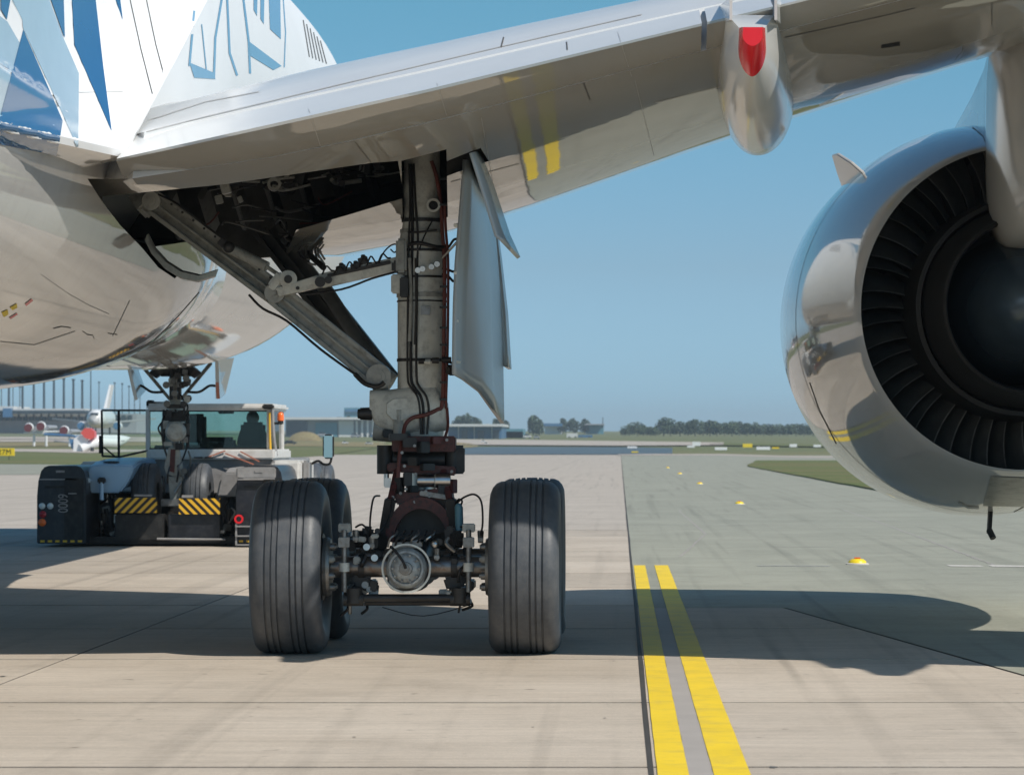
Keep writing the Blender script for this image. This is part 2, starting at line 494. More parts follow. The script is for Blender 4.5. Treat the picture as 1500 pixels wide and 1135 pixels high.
    def mesh(s, name, fix=True, bevel=0.0):
        me = bpy.data.meshes.new(name)
        me.from_pydata(s.v, [], s.f)
        if fix or bevel:
            bm = bmesh.new(); bm.from_mesh(me)
            if bevel:
                ed = [e for e in bm.edges if len(e.link_faces) == 2 and e.calc_face_angle(0) > math.radians(50)]
                bmesh.ops.bevel(bm, geom=ed, offset=bevel, segments=2, affect='EDGES', clamp_overlap=True)
            bmesh.ops.recalc_face_normals(bm, faces=bm.faces)
            bm.to_mesh(me); bm.free()
        return me
    def build(s, name, m, parent=None, smooth=40, bevel=0.0, fix=True):
        return link(name, s.mesh(name, fix, bevel), m, parent, smooth)

def tag(o, label=None, cat=None, group=None, kind=None):
    if label: o['label'] = label
    if cat: o['category'] = cat
    if group: o['group'] = group
    if kind: o['kind'] = kind
    return o

def empty(name, loc=(0, 0, 0)):
    o = bpy.data.objects.new(name, None)
    COL.objects.link(o)
    o.location = loc
    o.empty_display_size = 0.3
    return o

def adopt(root):
    """children were modelled in world space: keep them there although the root stands elsewhere"""
    T = Matrix.Translation(-Vector(root.location))
    for c in root.children:
        c.matrix_parent_inverse = T

# ------------------------------------------------------------------ ground
GS = 0.006
def gz(Y):
    return 0.0 if Y < 450 else (GS * (min(Y, 2100.0) - 450.0))

def gY(py):
    """distance at which the ground is seen on picture row py"""
    d = py - 650.0
    if d > 0 and 1.69 * F / d < 450:
        return 1.69 * F / d
    return (1.69 + 450 * GS) / (GS + d / F)

def gp(px, py, lift=0.0):
    Y = gY(py)
    return Vector(((px - 908.0) * Y / F, Y, gz(Y) + lift))

def strip(name, ya, yb, x0, x1, lift, m, seg=1):
    """sheet between two distances; follows the rise of the land"""
    ys = sorted(set([ya, yb] + [q for q in (450.0, 2100.0) if ya < q < yb]))
    vs = []; fs = []
    for i, y in enumerate(ys):
        vs += [(x0, y, gz(y) + lift), (x1, y, gz(y) + lift)]
        if i: fs.append((2*i-2, 2*i-1, 2*i+1, 2*i))
    me = bpy.data.meshes.new(name); me.from_pydata(vs, [], fs)
    o = link(name, me, m); o['kind'] = 'structure'
    return o

strip('ground', -60, 9000, -2500, 2500, -0.06, 'grass_far')
# the distant concrete carries the nearer, separate slabs as children
JY = [16.8 - 4.2 + 4.2 * k for k in range(0, 13)]
JX = [0.16 - 4.52 * k for k in range(5)]
YF = JY[-1]
GAP = 0.038
apron = strip('apron', YF + GAP, gY(666.0), -75, 0.16, 0.0, 'concrete_far')
base = MB().add([(-18.1, 12.4, -0.005), (0.16, 12.4, -0.005), (0.16, YF + .2, -0.005), (-18.1, YF + .2, -0.005)], [(0, 1, 2, 3)]).build('joint_filler', 'joint', apron, smooth=None)
rear = strip('apron', -60, 12.6 - GAP, -40, 40, 0.0, 'concrete_far')
side = strip('apron', 12.6, YF, -40, JX[-1] - GAP, 0.0, 'concrete_far')

def slab_mesh(name, w, d):
    bm = bmesh.new()
    bmesh.ops.create_cube(bm, size=1)
    for v in bm.verts:
        v.co = Vector((v.co.x * w, v.co.y * d, v.co.z * 0.1 - 0.05))
    me = bpy.data.meshes.new(name); bm.to_mesh(me); bm.free()
    me.materials.append(M['concrete'])
    return me
sm = slab_mesh('concrete_slab', 4.52 - 2*0.012, 4.2 - 2*GAP)
for i in range(len(JX) - 1):
    for j in range(len(JY) - 1):
        o = bpy.data.objects.new('concrete_slab', sm)
        COL.objects.link(o); o.parent = apron
        o.location = ((JX[i] + JX[i+1]) / 2, (JY[j] + JY[j+1]) / 2, random.uniform(-0.0015, 0.0015))

# asphalt shoulder right of the dark seam, with a corner of concrete reaching into it
def xdiag(y):   # edge between that concrete corner and the asphalt
    return 1.72 + (33.1 - y) / (33.1 - 23.5) * 1.24
AV = [(0.175, 33.12), (1.72, 33.12), (xdiag(12.6), 12.6), (40, 12.6), (40, 70), (60, 130), (90, 450), (90, gY(667)), (0.175, gY(667)), ]
me = bpy.data.meshes.new('asphalt_shoulder')
me.from_pydata([(x, y, gz(y)) for x, y in AV], [], [tuple(range(len(AV)))])
asph = link('asphalt_shoulder', me, 'asphalt'); asph['kind'] = 'structure'
def polyslab(pts, parent, m='concrete'):
    b = MB().prism([(x, y, 0.0) for x, y in pts], (0, 0, -0.1))
    return b.build('concrete_slab', m, parent, smooth=None)
corner = empty('apron', (2, 22, 0)); corner['kind'] = 'structure'; corner['world_kids'] = 1
MB().add([(.175, 12.4, -.005), (xdiag(12.4), 12.4, -.005), (1.73, 33.12, -.005), (.175, 33.12, -.005)], [(0, 1, 2, 3)]).build('joint_filler', 'joint', corner, smooth=None)
for j in range(len(JY) - 1):
    y0, y1 = JY[j] + GAP, JY[j+1] - GAP
    if y0 > 33: break
    y1 = min(y1, 33.10)
    if y1 - y0 < .1: break
    xa, xb = 0.175, 4.68
    a0, a1 = xdiag(y0) - GAP, xdiag(y1) - GAP
    polyslab([(xa, y0), (a0, y0), (a1, y1), (xa, y1)], corner)

# ---- paint
def flat(name, pts, z, m, parent=None, kind='structure'):
    me = bpy.data.meshes.new(name)
    me.from_pydata([(x, y, z) for x, y in pts], [], [tuple(range(len(pts)))])
    o = link(name, me, m, parent)
    if parent is None: o['kind'] = kind
    return o
def wavy(x0, x1, ya, yb, z, name, m, amp=0.004):
    vs = []; fs = []; n = 90
    for k in range(n + 1):
        y = ya + (yb - ya) * k / n
        vs += [(x0 + random.uniform(-amp, amp), y, z), (x1 + random.uniform(-amp, amp), y, z)]
        if k: fs.append((2*k-2, 2*k-1, 2*k+1, 2*k))
    me = bpy.data.meshes.new(name); me.from_pydata(vs, [], fs)
    o = link(name, me, m); o['kind'] = 'structure'; return o
wavy(0.163 + .03, 0.352, 8, 44.6, 0.006, 'yellow_line', 'yellow', 0.0015)
wavy(0.480, 0.668, 8, 44.6, 0.006, 'yellow_line', 'yellow', 0.0015)
wavy(0.352, 0.480, 8, 33.0, 0.003, 'grey_line_border', 'linegrey')
# the dark sealed seam along the edge of the slabs
wavy(0.148, 0.176, 6, 420, 0.0035, 'seam', 'joint', 0.007)
for x0, x1, y0, y1 in ((4.55, 5.0, 44.2, 44.75), (5.12, 5.62, 44.1, 44.7), (5.66, 6.6, 43.9, 44.5)):
    flat('white_line', [(x0, y0), (x1, y0 - .1), (x1, y1 - .25), (x0, y1)], 0.006, 'whiteline')
flat('white_line', [(1.9, 44.3), (2.9, 44.2), (2.9, 44.4), (1.9, 44.5)], 0.006, mat('faint_white_paint', (0.40, 0.40, 0.37), 0.8, var=0.2, vscale=9))
flat('white_line', [(-11.5, 76), (-8.0, 77.5), (-8.0, 77.9), (-11.5, 76.4)], 0.006, 'hazyellow')

# ---- yellow taxiway lights
def taxi_light(x, y, lbl):
    r = empty('taxiway_light', (x, y, 0))
    MB().revolve((0, 0, 0), (0, 0, 1), [(0.0, 0.001), (0.0, .165), (.012, .165), (.022, .145), (.022, 0.001)], 24).build('base_plate', 'whiteline', r)
    MB().revolve((0, 0, .022), (0, 0, 1), [(0, .13), (.03, .12), (.055, .08), (.062, 0.001)], 24).build('housing', 'signyellow', r)
    MB().box((-.05, -.03, .062 + .022), (.05, .03, .10)).build('lens', 'orange', r, bevel=.01)
    tag(r, lbl, 'taxiway light', 'row of yellow taxiway lights on the asphalt')
names = ['nearest and largest yellow taxiway light, just beyond the tips of the engine shadow',
         'second yellow taxiway light of the row on the asphalt, nearest but one',
         'middle yellow taxiway light of the row, level with the start of the right grass',
         'second farthest small yellow taxiway light, left of the grass tip',
         'farthest tiny yellow taxiway light close to the end of the asphalt']
for k in range(5):
    taxi_light(3.33, 45.0 + 44.5 * k, names[k])

# ---- grass and far pavements
def area(name, pts, lift, m, kind='structure'):
    vs = [gp(px, py, lift) for px, py in pts]
    me = bpy.data.meshes.new(name); me.from_pydata(vs, [], [tuple(range(len(vs)))])
    bm = bmesh.new(); bm.from_mesh(me); bmesh.ops.triangulate(bm, faces=bm.faces)
    for yc in (450.0, 2100.0):
        bmesh.ops.bisect_plane(bm, geom=bm.verts[:] + bm.edges[:] + bm.faces[:], plane_co=(0, yc, 0), plane_no=(0, 1, 0))
    for v in bm.verts: v.co.z = gz(v.co.y) + lift
    bm.to_mesh(me); bm.free()
    o = link(name, me, m); o['kind'] = kind
    return o
# grass island at the right, a few centimetres proud of the asphalt
gi = []
edge = [(9.17, 97), (9.2, 113), (9.25, 170), (9.35, 235), (10.2, 255), (11.6, 280), (13.5, 318), (70, 318), (70, 97)]
for i in range(len(edge) - 1):
    (xa, ya), (xb, yb) = edge[i], edge[i+1]
    for t in range(8):
        f = t / 8
        j = random.uniform(-.05, .05) if i < 6 else 0
        gi.append((xa + (xb-xa)*f + j, ya + (yb-ya)*f, 0.0))
b = MB().prism([(x, y, 0.07) for x, y, z in gi], (0, 0, -0.07))
tag(b.build('grass', 'grass', smooth=None), kind='stuff')
area('grass_strip', [(-160, 679), (60, 680), (215, 684), (330, 676), (520, 661), (560, 655), (300, 653), (-160, 655)], 0.03, 'grass')
area('asphalt_strip', [(-160, 696), (120, 695), (260, 690), (215, 684), (60, 680), (-160, 679)], 0.012, 'asphalt')
area('taxiway', [(-160, 661.5), (40, 662), (130, 664), (240, 661), (240, 659), (-160, 657)], 0.08, 'concrete_far')
area('grass_strip', [(-160, 655), (300, 653), (560, 655), (640, 660), (700, 655), (700, 648), (-160, 646)], 0.10, 'grass_dry')
area('taxiway', [(-160, 648), (300, 648), (300, 641), (-160, 640)], 0.2, 'concrete_far')
area('taxiway', [(-160, 628), (-160, 634), (340, 636), (660, 642), (660, 632), (300, 629)], 0.35, 'asphalt')
area('taxiway', [(620, 644), (760, 645), (1060, 649), (1060, 653), (900, 654), (620, 652)], 0.2, 'concrete_far')
area('taxiway', [(1040, 650), (1500, 658), (1500, 660), (1040, 653)], 0.2, 'grass')
area('taxiway', [(905, 667.2), (1060, 667.6), (1180, 671), (1500, 671), (1500, 668.6), (1180, 668), (1060, 665), (905, 665)], 0.05, 'concrete_far')
area('mirage_strip', [(660, 665.8), (900, 665.8), (985, 664.5), (985, 656), (900, 655), (760, 654.5), (660, 655)], 0.05, 'mirageband')  # sheet coloured like the heat mirage over the far pavement
# ================================================================== the airliner
air = empty('airliner', (-7.4, 27.0, 0))
air['world_kids'] = 1
tag(air, 'white wide-body airliner with blue triangles, seen from behind and below over its main landing gear', 'airliner')
CX = -7.40

# ---- fuselage
def fus(y):
    """centre x, centre z, half width, half height"""
    zc = 5.62 + (y - 26) * 0.0242
    a, h = 3.17, 3.36
    if y < 14:
        t = (14 - y) / 30.0
        a *= max(0.03, 1 - 0.8 * t ** 1.5); h2 = h * max(0.03, 1 - 0.85 * t ** 1.5); zc += (h - h2) * 0.9; h = h2
    if y > 50.5:
        t = min(1.0, (y - 50.5) / 10.2)
        k = math.sqrt(max(0.0, 1 - t ** 2.3))
        a *= max(k, 0.02); h2 = h * max(k, 0.02); zc -= (h - h2) * 0.14; h = h2
    return CX + (y - 26) * 0.002, zc, a, h
NF = 96
rings = []
ys = [-14, -8, -2, 4, 9, 14, 17, 20, 22, 24, 26, 28, 30, 32, 34, 36, 38, 40, 42, 44, 46, 48, 50, 51.5, 53, 54.5, 56, 57.5, 58.7, 59.6, 60.2, 60.6, 60.69]
for y in ys:
    xc, zc, a, h = fus(y)
    rings.append([(xc + a * math.cos(2*math.pi*k/NF), y, zc + h * math.sin(2*math.pi*k/NF)) for k in range(NF)])
fuselage = MB().loft(rings).build('fuselage', 'white_upper', air, smooth=50)
# paint the belly half like the belly
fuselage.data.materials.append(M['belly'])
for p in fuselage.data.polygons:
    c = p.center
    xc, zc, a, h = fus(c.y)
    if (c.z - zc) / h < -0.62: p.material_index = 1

# ---- wing root fillet
def fillet_ring(y):
    xc, zc, a, h = fus(y)
    t = max(0.0, min(1.0, (y - 15.5) / 8.9))
    # corner of the skirt
    if y <= 24.3:
        cx = -4.30 + 0.56 * t ** 1.5; cz = 3.52 + 0.32 * t
    else:
        cx = -3.74 + 0.02 * (y - 24.3); cz = 3.84 + 0.42 * (y - 24.3)
    pts = []
    ztop = 7.3
    sx = xc + a * math.sqrt(max(0, 1 - ((ztop - zc) / h) ** 2))
    # tangent curve from fuselage side down and out to the corner
    n = 22
    for i in range(n + 1):
        s = i / n
        z = ztop + (cz + 0.07 - ztop) * s
        fx = xc + a * math.sqrt(max(0, 1 - ((z - zc) / h) ** 2))
        w = s ** 4.6 * (1 - max(0.0, min(1.0, (y - 26.0) / 6.0)))
        pts.append((fx * (1 - w) + cx * w + 0.004, y, z))
    pts.append((cx - 0.01, y, cz + 0.02)); pts.append((cx - 0.06, y, cz))
    for i in range(1, 7):
        s = i / 6
        pts.append((cx - .06 - 1.6 * s, y, cz - 0.05 * s - 0.10 * math.sin(s * math.pi)))
    pts.append((xc, y, cz)); pts.append((xc, y, ztop))
    return pts
frings = [fillet_ring(y) for y in (15.5, 17, 18.5, 20, 21, 22, 23, 23.7, 24.1, 24.3, 24.8, 25.5, 26.5, 28, 30, 32)]
fillet = MB().loft(frings).build('wing_root_fillet', 'white_upper', air, smooth=42)
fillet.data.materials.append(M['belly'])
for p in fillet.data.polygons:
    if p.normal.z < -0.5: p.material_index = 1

# ---- belly fairing
def belly_ring(y):
    t = max(0.0, min(1.0, (y - 31) / 8.5))
    k = t * t * (3 - 2 * t)
    xc, zc, a, h = fus(y)
    hw = 3.36 * (1 - k) + (a * 0.80) * k
    zb = 2.16 * (1 - k) + (zc - h + 0.10) * k
    zt = 4.1 * (1 - k) + 4.0 * k
    hh = zt - zb
    e = 2.5
    r = []
    n = 72
    for i in range(n):
        ang = 2 * math.pi * i / n
        c, s = math.cos(ang), math.sin(ang)
        r.append((xc + hw * math.copysign(abs(c) ** (2/e), c), y, zt + (hh if s < 0 else 0.4) * math.copysign(abs(s) ** (2/e), s)))
    return r
brings = [belly_ring(y) for y in [14, 17, 20, 22, 24, 26, 28, 29, 30, 31, 32, 33, 34, 35, 36, 37, 38, 38.8, 39.5]]
belly = MB().loft(brings).build('belly_fairing', 'belly', air, smooth=50)

# ---- wing
def te(x):
    pts = [(-6.5, 25.6, 3.98), (-4.1, 25.0, 3.86), (-3.66, 23.66, 3.79), (-1.43, 23.47, 4.265), (0.63, 23.5, 4.765), (1.1, 23.45, 4.87), (3.8, 22.8, 5.45), (5.6, 22.0, 5.80), (7.0, 21.3, 6.1), (12, 18.6, 7.0), (20, 14.3, 8.6)]
    for (xa, ya, za), (xb, yb, zb_) in zip(pts, pts[1:]):
        if x <= xb:
            f = (x - xa) / (xb - xa)
            return ya + (yb-ya)*f, za + (zb_-za)*f
    return pts[-1][1:]
def le(x):
    if x < -1: return 33.57 - 0.60 * (x + 1)
    if x < 8: return 33.57 - 1.0 * (x + 1)
    return 24.57 - 0.66 * (x - 8)
def wing_ring(x, part='wing'):
    yt, zt = te(x); yl = le(x)
    s = max(0.45, (yl - yt) / 10.9)
    tk = min(1.0, max(0.4, s)) * min(1.0, max(0.3, 1.0 + (x + 2.4) * 0.36))
    q = lambda dy, dz: (x, yt + dy * (s if dy > 1.2 else 1.0 if s > 1 else max(s, .8)), zt + dz * (tk if dz < 0 else max(tk, min(1.0, s))))
    if part == 'flap':
        return [q(0, .012), q(0, -.012), q(.10, -.068), q(.22, -.145), q(.40, -.195),
                q(.44, -.10), q(.50, .0), q(1.0, .28), q(.60, .175), q(.30, .09)]
    bot = [(.425, -.200), (.70, -.262), (1.05, -.325), (1.47, -.392), (2.05, -.475), (2.64, -.54), (3.3, -.605), (4.0, -.648), (5.2, -.67), (6.7, -.60), (8.3, -.44), (9.5, -.24), (10.4, -.02), (10.8, .15)]
    top = [(10.9, .30), (10.75, .45), (10.3, .60), (9.3, .75), (7, .88), (4.5, .86), (3.2, .79), (2.35, .66), (1.7, .49), (1.04, .30), (1.03, .27), (.54, .0), (.46, -.12)]
    return [q(*p_) for p_ in bot + top]
XS = [-6.5, -5.2, -4.4, -4.1, -3.9, -3.66, -3.2, -2.6, -2.0, -1.43, -.8, -.2, .4, 0.63, 1.1, 1.8, 2.6, 3.4, 4.2, 5.6, 7, 9, 12, 16, 20]
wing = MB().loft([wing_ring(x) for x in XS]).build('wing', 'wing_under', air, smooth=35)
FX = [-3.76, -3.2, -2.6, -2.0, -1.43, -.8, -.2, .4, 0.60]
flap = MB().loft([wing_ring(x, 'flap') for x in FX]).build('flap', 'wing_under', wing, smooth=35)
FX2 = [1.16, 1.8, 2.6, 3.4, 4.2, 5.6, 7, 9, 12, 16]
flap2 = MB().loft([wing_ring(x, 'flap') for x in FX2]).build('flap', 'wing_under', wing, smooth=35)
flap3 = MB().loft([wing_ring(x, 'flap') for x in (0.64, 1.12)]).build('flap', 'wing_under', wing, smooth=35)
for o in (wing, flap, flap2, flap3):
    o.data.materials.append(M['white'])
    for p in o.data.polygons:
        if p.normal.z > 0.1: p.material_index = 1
# trailing edge wedge, paler and worn
mb = MB()

# ---- main gear bay: a pocket cut out of wing and belly
def frustum(poly, y0, y1, grow=0.0):
    n = len(poly)
    a = [P(x, y, y0) for x, y in poly]; b = [P(x, y, y1) for x, y in poly]
    m = MB(); m.add(a + b, [tuple(range(n)), tuple(range(n, 2*n))[::-1]] + [(k, n+k, n+(k+1) % n, (k+1) % n) for k in range(n)])
    return m
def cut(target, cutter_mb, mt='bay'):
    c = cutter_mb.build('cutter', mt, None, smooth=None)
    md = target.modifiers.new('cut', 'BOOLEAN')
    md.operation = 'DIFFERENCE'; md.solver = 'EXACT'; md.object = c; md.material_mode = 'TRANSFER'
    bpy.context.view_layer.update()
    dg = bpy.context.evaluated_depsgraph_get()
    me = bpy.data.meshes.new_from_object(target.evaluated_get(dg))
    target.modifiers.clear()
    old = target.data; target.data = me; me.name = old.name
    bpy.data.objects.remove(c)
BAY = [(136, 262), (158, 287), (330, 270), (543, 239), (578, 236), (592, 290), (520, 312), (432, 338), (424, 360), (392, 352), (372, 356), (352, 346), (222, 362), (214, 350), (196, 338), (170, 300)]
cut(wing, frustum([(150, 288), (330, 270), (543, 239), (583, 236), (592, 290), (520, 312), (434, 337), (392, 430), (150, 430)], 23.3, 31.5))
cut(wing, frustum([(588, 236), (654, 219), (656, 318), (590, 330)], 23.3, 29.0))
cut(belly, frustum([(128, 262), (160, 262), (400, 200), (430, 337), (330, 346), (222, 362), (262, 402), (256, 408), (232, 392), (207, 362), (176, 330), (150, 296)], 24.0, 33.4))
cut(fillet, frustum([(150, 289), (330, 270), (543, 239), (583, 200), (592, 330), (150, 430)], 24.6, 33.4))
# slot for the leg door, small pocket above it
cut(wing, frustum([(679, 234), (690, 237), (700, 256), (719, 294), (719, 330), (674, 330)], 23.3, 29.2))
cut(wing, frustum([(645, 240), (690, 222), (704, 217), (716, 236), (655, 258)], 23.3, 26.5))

# ---- draw print and seams on the real skins: cast each picture point on the nearest skin
def bvh_of(objs):
    vs = []; fs = []
    for o in objs:
        off = len(vs)
        vs += [o.matrix_world @ v.co for v in o.data.vertices]
        fs += [tuple(i + off for i in p.vertices) for p in o.data.polygons]
    return BVHTree.FromPolygons(vs, fs)
bpy.context.view_layer.update()
EYE = Vector((0, 0, 1.69))
def hit(tree, px, py):
    d = (P(px, py, 30) - EYE).normalized()
    loc, nrm, idx, dist = tree.ray_cast(EYE, d, 200)
    if loc is None: return None, None
    if nrm.dot(d) > 0: nrm = -nrm
    return loc, nrm
def decal(tree, name, poly, m, parent, lift=0.004, step=7.0, label=None):
    bm = bmesh.new()
    vs = [bm.verts.new((x, y, 0)) for x, y in poly]
    f = bm.faces.new(vs)
    x0 = min(p[0] for p in poly); x1 = max(p[0] for p in poly); y0 = min(p[1] for p in poly); y1 = max(p[1] for p in poly)
    q = x0 + step
    while q < x1:
        bmesh.ops.bisect_plane(bm, geom=bm.verts[:]+bm.edges[:]+bm.faces[:], plane_co=(q, 0, 0), plane_no=(1, 0, 0)); q += step
    q = y0 + step
    while q < y1:
        bmesh.ops.bisect_plane(bm, geom=bm.verts[:]+bm.edges[:]+bm.faces[:], plane_co=(0, q, 0), plane_no=(0, 1, 0)); q += step
    bad = []
    nr = {}
    for v in bm.verts:
        l, n = hit(tree, v.co.x, v.co.y)
        if l is None: bad.append(v); continue
        nr[v] = l + n * lift
    for v, l in nr.items(): v.co = l
    bmesh.ops.delete(bm, geom=bad, context='VERTS')
    # drop faces that jump between two skins
    far = [fc for fc in bm.faces if max(v.co.y for v in fc.verts) - min(v.co.y for v in fc.verts) > 2.2]
    bmesh.ops.delete(bm, geom=far, context='FACES')
    bmesh.ops.triangulate(bm, faces=bm.faces)
    me = bpy.data.meshes.new(name); bm.to_mesh(me); bm.free()
    if not me.polygons: return None
    o = link(name, me, m, parent, smooth=60)
    if label: o['label'] = label
    return o
def ribbon(tree, lines, name, m, parent, wpx=1.4, lift=0.003, jump=1.5, step=5.0):
    last = None
    for ln in lines:
        mb = MB()
        pts = []
        for (xa, ya), (xb, yb) in zip(ln, ln[1:]):
            n = max(1, int(math.hypot(xb-xa, yb-ya) / step))
            for k in range(n): pts.append((xa + (xb-xa)*k/n, ya + (yb-ya)*k/n))
        pts.append(ln[-1])
        row = []
        for i, (x, y) in enumerate(pts):
            a = pts[max(i-1, 0)]; b = pts[min(i+1, len(pts)-1)]
            dx, dy = b[0]-a[0], b[1]-a[1]; L_ = math.hypot(dx, dy) or 1
            nx, ny = -dy/L_*wpx/2, dx/L_*wpx/2
            l1, n1 = hit(tree, x + nx, y + ny); l2, n2 = hit(tree, x - nx, y - ny)
            row.append(None if l1 is None or l2 is None else (l1 + n1*lift, l2 + n2*lift))
        for a, b in zip(row, row[1:]):
            if a and b and (a[0]-b[0]).length < jump and (a[0]-a[1]).length < 1.0:
                mb.add([a[0], a[1], b[1], b[0]], [(0, 1, 2, 3)])
        if mb.f:
            last = mb.build(name, m, parent, smooth=None, fix=False)
    return last

T_f = bvh_of([fuselage, fillet, belly, wing, flap])
blue = [
    ([(33, 44), (91, 178), (83, 228), (0, 212), (-6, 190)], 'navy'),
    ([(0, -10), (16, -10), (9, 29), (0, 14)], 'navy'),
    ([(70, -10), (92, -10), (94, 55), (92, 52)], 'navy'),
    ([(104, -10), (138, -10), (150, 95), (163, 193), (150, 163), (108, 66)], 'navy'),
    ([(165, -10), (174, -10), (179, 30)], 'navy'),
    ([(12, -10), (68, -10), (93, 58), (115, 108), (114, 221), (93, 172), (33, 42), (32, 30)], 'paleblue'),
    ([(-6, 20), (10, 32), (28, 63), (0, 182), (-6, 186)], 'paleblue'),
]
for poly, mm in blue:
    o = decal(T_f, 'livery_triangle', poly, mm, fuselage, 0.004 if mm == 'paleblue' else 0.006)
ribbon(T_f, [[(288, -10), (283, 30), (277, 97)], [(326, -10), (315, 56), (313, 115)], [(332, -10), (336, 78), (347, 111)], [(355, -10), (364, 62), (366, 108)]],
       'livery_outline', 'midblue', fuselage, 3.2, 0.004)
ribbon(T_f, [[(295, 36), (302, 104)], [(414, -10), (418, 48), (416, 99)]], 'livery_outline', 'midblue', fuselage, 1.6, 0.004)
decal(T_f, 'livery_letter', [(277, 92), (313, 107), (315, 116), (284, 114)], 'midblue', fuselage, 0.005)
decal(T_f, 'livery_letter', [(364, 61), (412, 97), (400, 103), (366, 82)], 'midblue', fuselage, 0.005)
decal(T_f, 'livery_letter', [(393, -10), (410, -10), (411, 58), (395, 43)], 'midblue', fuselage, 0.005)
decal(T_f, 'livery_letter', [(371, -10), (377, -10), (376, 24), (371, 15)], 'midblue', fuselage, 0.005)
decal(T_f, 'livery_letter', [(381, -10), (387, -10), (386, 36), (381, 28)], 'midblue', fuselage, 0.005)
ribbon(T_f, [[(188, -10), (206, 72), (223, 138)], [(212, -10), (228, 66), (243, 122)]], 'skin_seam', 'seam', fuselage, 1.3)
ribbon(T_f, [[(444 + 5*i, 30 + 6*i), (453 + 5*i, 84 + 2*i)] for i in range(6)], 'static_vent', 'seam', fuselage, 1.5)
ribbon(T_f, [[(95, 136), (180, 135)], [(14, 150), (20, 208)], [(0, 190), (88, 229)]], 'skin_seam', 'seam_light', fuselage, 0.9)
# belly marks and seams
ribbon(T_f, [[(60, 402), (100, 430), (130, 447), (160, 460)], [(190, 440), (165, 492)],
             [(0, 500), (50, 505), (110, 485)]], 'skin_seam', 'seam_light', belly, 0.8)
ribbon(T_f, [[(78, 481), (90, 478), (104, 480)], [(121, 485), (128, 490), (136, 491), (138, 496)], [(158, 488), (172, 490)]], 'static_wick', 'seam', belly, 1.0)
for poly, mm in (([(36, 445), (46, 437), (48, 440), (38, 448)], 'red'), ([(13, 465), (24, 458), (26, 460), (15, 467)], 'red'), ([(14, 450), (24, 444), (25, 450), (18, 454)], 'signyellow'), ([(2, 457), (11, 453), (12, 460), (5, 464)], 'signyellow')):
    decal(T_f, 'warning_placard', poly, mm, belly, 0.005, 3)
ribbon(T_f, [[(180, 522), (225, 500), (262, 462), (292, 428)]], 'skin_seam', 'seam', belly, 1.2, jump=4)
# wing seams
ribbon(T_f, [[(205, 196), (300, 172), (500, 124), (700, 77), (940, 22)]], 'spoiler_gap', 'seam_light', wing, 1.2)
ribbon(T_f, [[(215, 178), (300, 150), (380, 135)]], 'skin_seam', 'seam_light', wing, 1.0)
ribbon(T_f, [[(518, 205), (553, 250)]], 'skin_seam', 'seam', wing, 0.9)
ribbon(T_f, [[(738, 55), (734, 70)], [(855, 122), (864, 146)], [(830, 62), (831, 74)]], 'static_wick', 'seam', wing, 2.0)
ribbon(T_f, [[(520, 308), (600, 288), (640, 277)], [(655, 268), (760, 240)], [(960, 150), (1050, 128)]], 'skin_seam', 'seam_light', wing, 0.8)
ribbon(T_f, [[(452, 160), (470, 216)], [(640, 122), (655, 172)], [(905, 48), (925, 112)], [(930, 118), (958, 228)], [(705, 172), (726, 292)]], 'skin_seam', 'seam_light', wing, 0.7)
ribbon(T_f, [[(590, 300), (604, 345)]], 'skin_seam', 'seam_light', wing, 0.8)
bpy.context.view_layer.update()
T_w = bvh_of([wing, flap2])
decal(T_w, 'drain_slot', [(1291, 66), (1318, 61), (1318, 67), (1291, 71)], 'black', wing, 0.003)
ribbon(T_w, [[(1150, 55), (1300, 22), (1340, 12)], [(1453, 4), (1453, 38)]], 'skin_seam', 'seam', wing, 1.2)

# ---- flap track fairings
def track_fairing(dx, dy, dz, name='flap_track_fairing'):
    secs = [  # y, xc, half width, z top, z bottom, sharpness
        (22.92, .945, .100, 4.66, 4.31), (23.3, .95, .180, 4.80, 4.20), (24.0, .985, .240, 4.87, 4.11),
        (24.8, 1.03, .28, 4.9, 4.065), (25.6, 1.085, .298, 4.93, 4.045), (26.5, 1.14, .30, 4.95, 4.07), (27.3, 1.17, .29, 4.97, 4.14),
        (28.2, 1.2, .26, 4.98, 4.30), (29.2, 1.23, .19, 4.99, 4.55), (30.0, 1.25, .08, 5.0, 4.78)]
    def ring(y, xc, hw, zt, zb_, n=28):
        r = []
        e = 2.0
        for k in range(n):
            a = math.pi * k / (n - 1)      # lower half from right to left
            c, s = math.cos(a), math.sin(a)
            sh = min(1.0, max(0.0, (y - 22.2) / 2.6))
            # a keel near the tail that rounds off forward
            wv = (abs(c) ** (1.25 - 0.25 * sh))
            r.append((xc + hw * math.copysign(wv, c) + dx, y + dy, zt - (zt - zb_) * 0.42 - (zt - zb_) * 0.58 * s ** (1.0 - .1*sh) + dz))
        r += [(xc - hw * .93 + dx, y + dy, zt + dz), (xc + hw * .93 + dx, y + dy, zt + dz)]
        return r
    body = MB().loft([ring(*q) for q in secs]).build(name, 'fairing', air, smooth=38)
    tip = [(22.36, .925, .070, 4.59, 4.46), (22.5, .928, .082, 4.61, 4.40), (22.7, .935, .092, 4.63, 4.345), (22.915, .945, .099, 4.66, 4.31)]
    t = MB().loft([ring(*q) for q in tip]).build('tail_cone', 'red', body, smooth=38)
    # pale flat sides running up to the trailing edge
    w = MB()
    for s in (-1, 1):
        w.bar((0.955 + s*.16 + dx, 22.95 + dy, 4.80 + dz), (1.0 + s*.24 + dx, 24.3 + dy, 4.92 + dz), 0.02, 0.16, up=(0, 0, 1))
    w.build('side_seal', 'fairing', body, smooth=None)
    return body
tf = track_fairing(0, 0, 0)
tf2 = track_fairing(5.3, -2.0, 1.05)

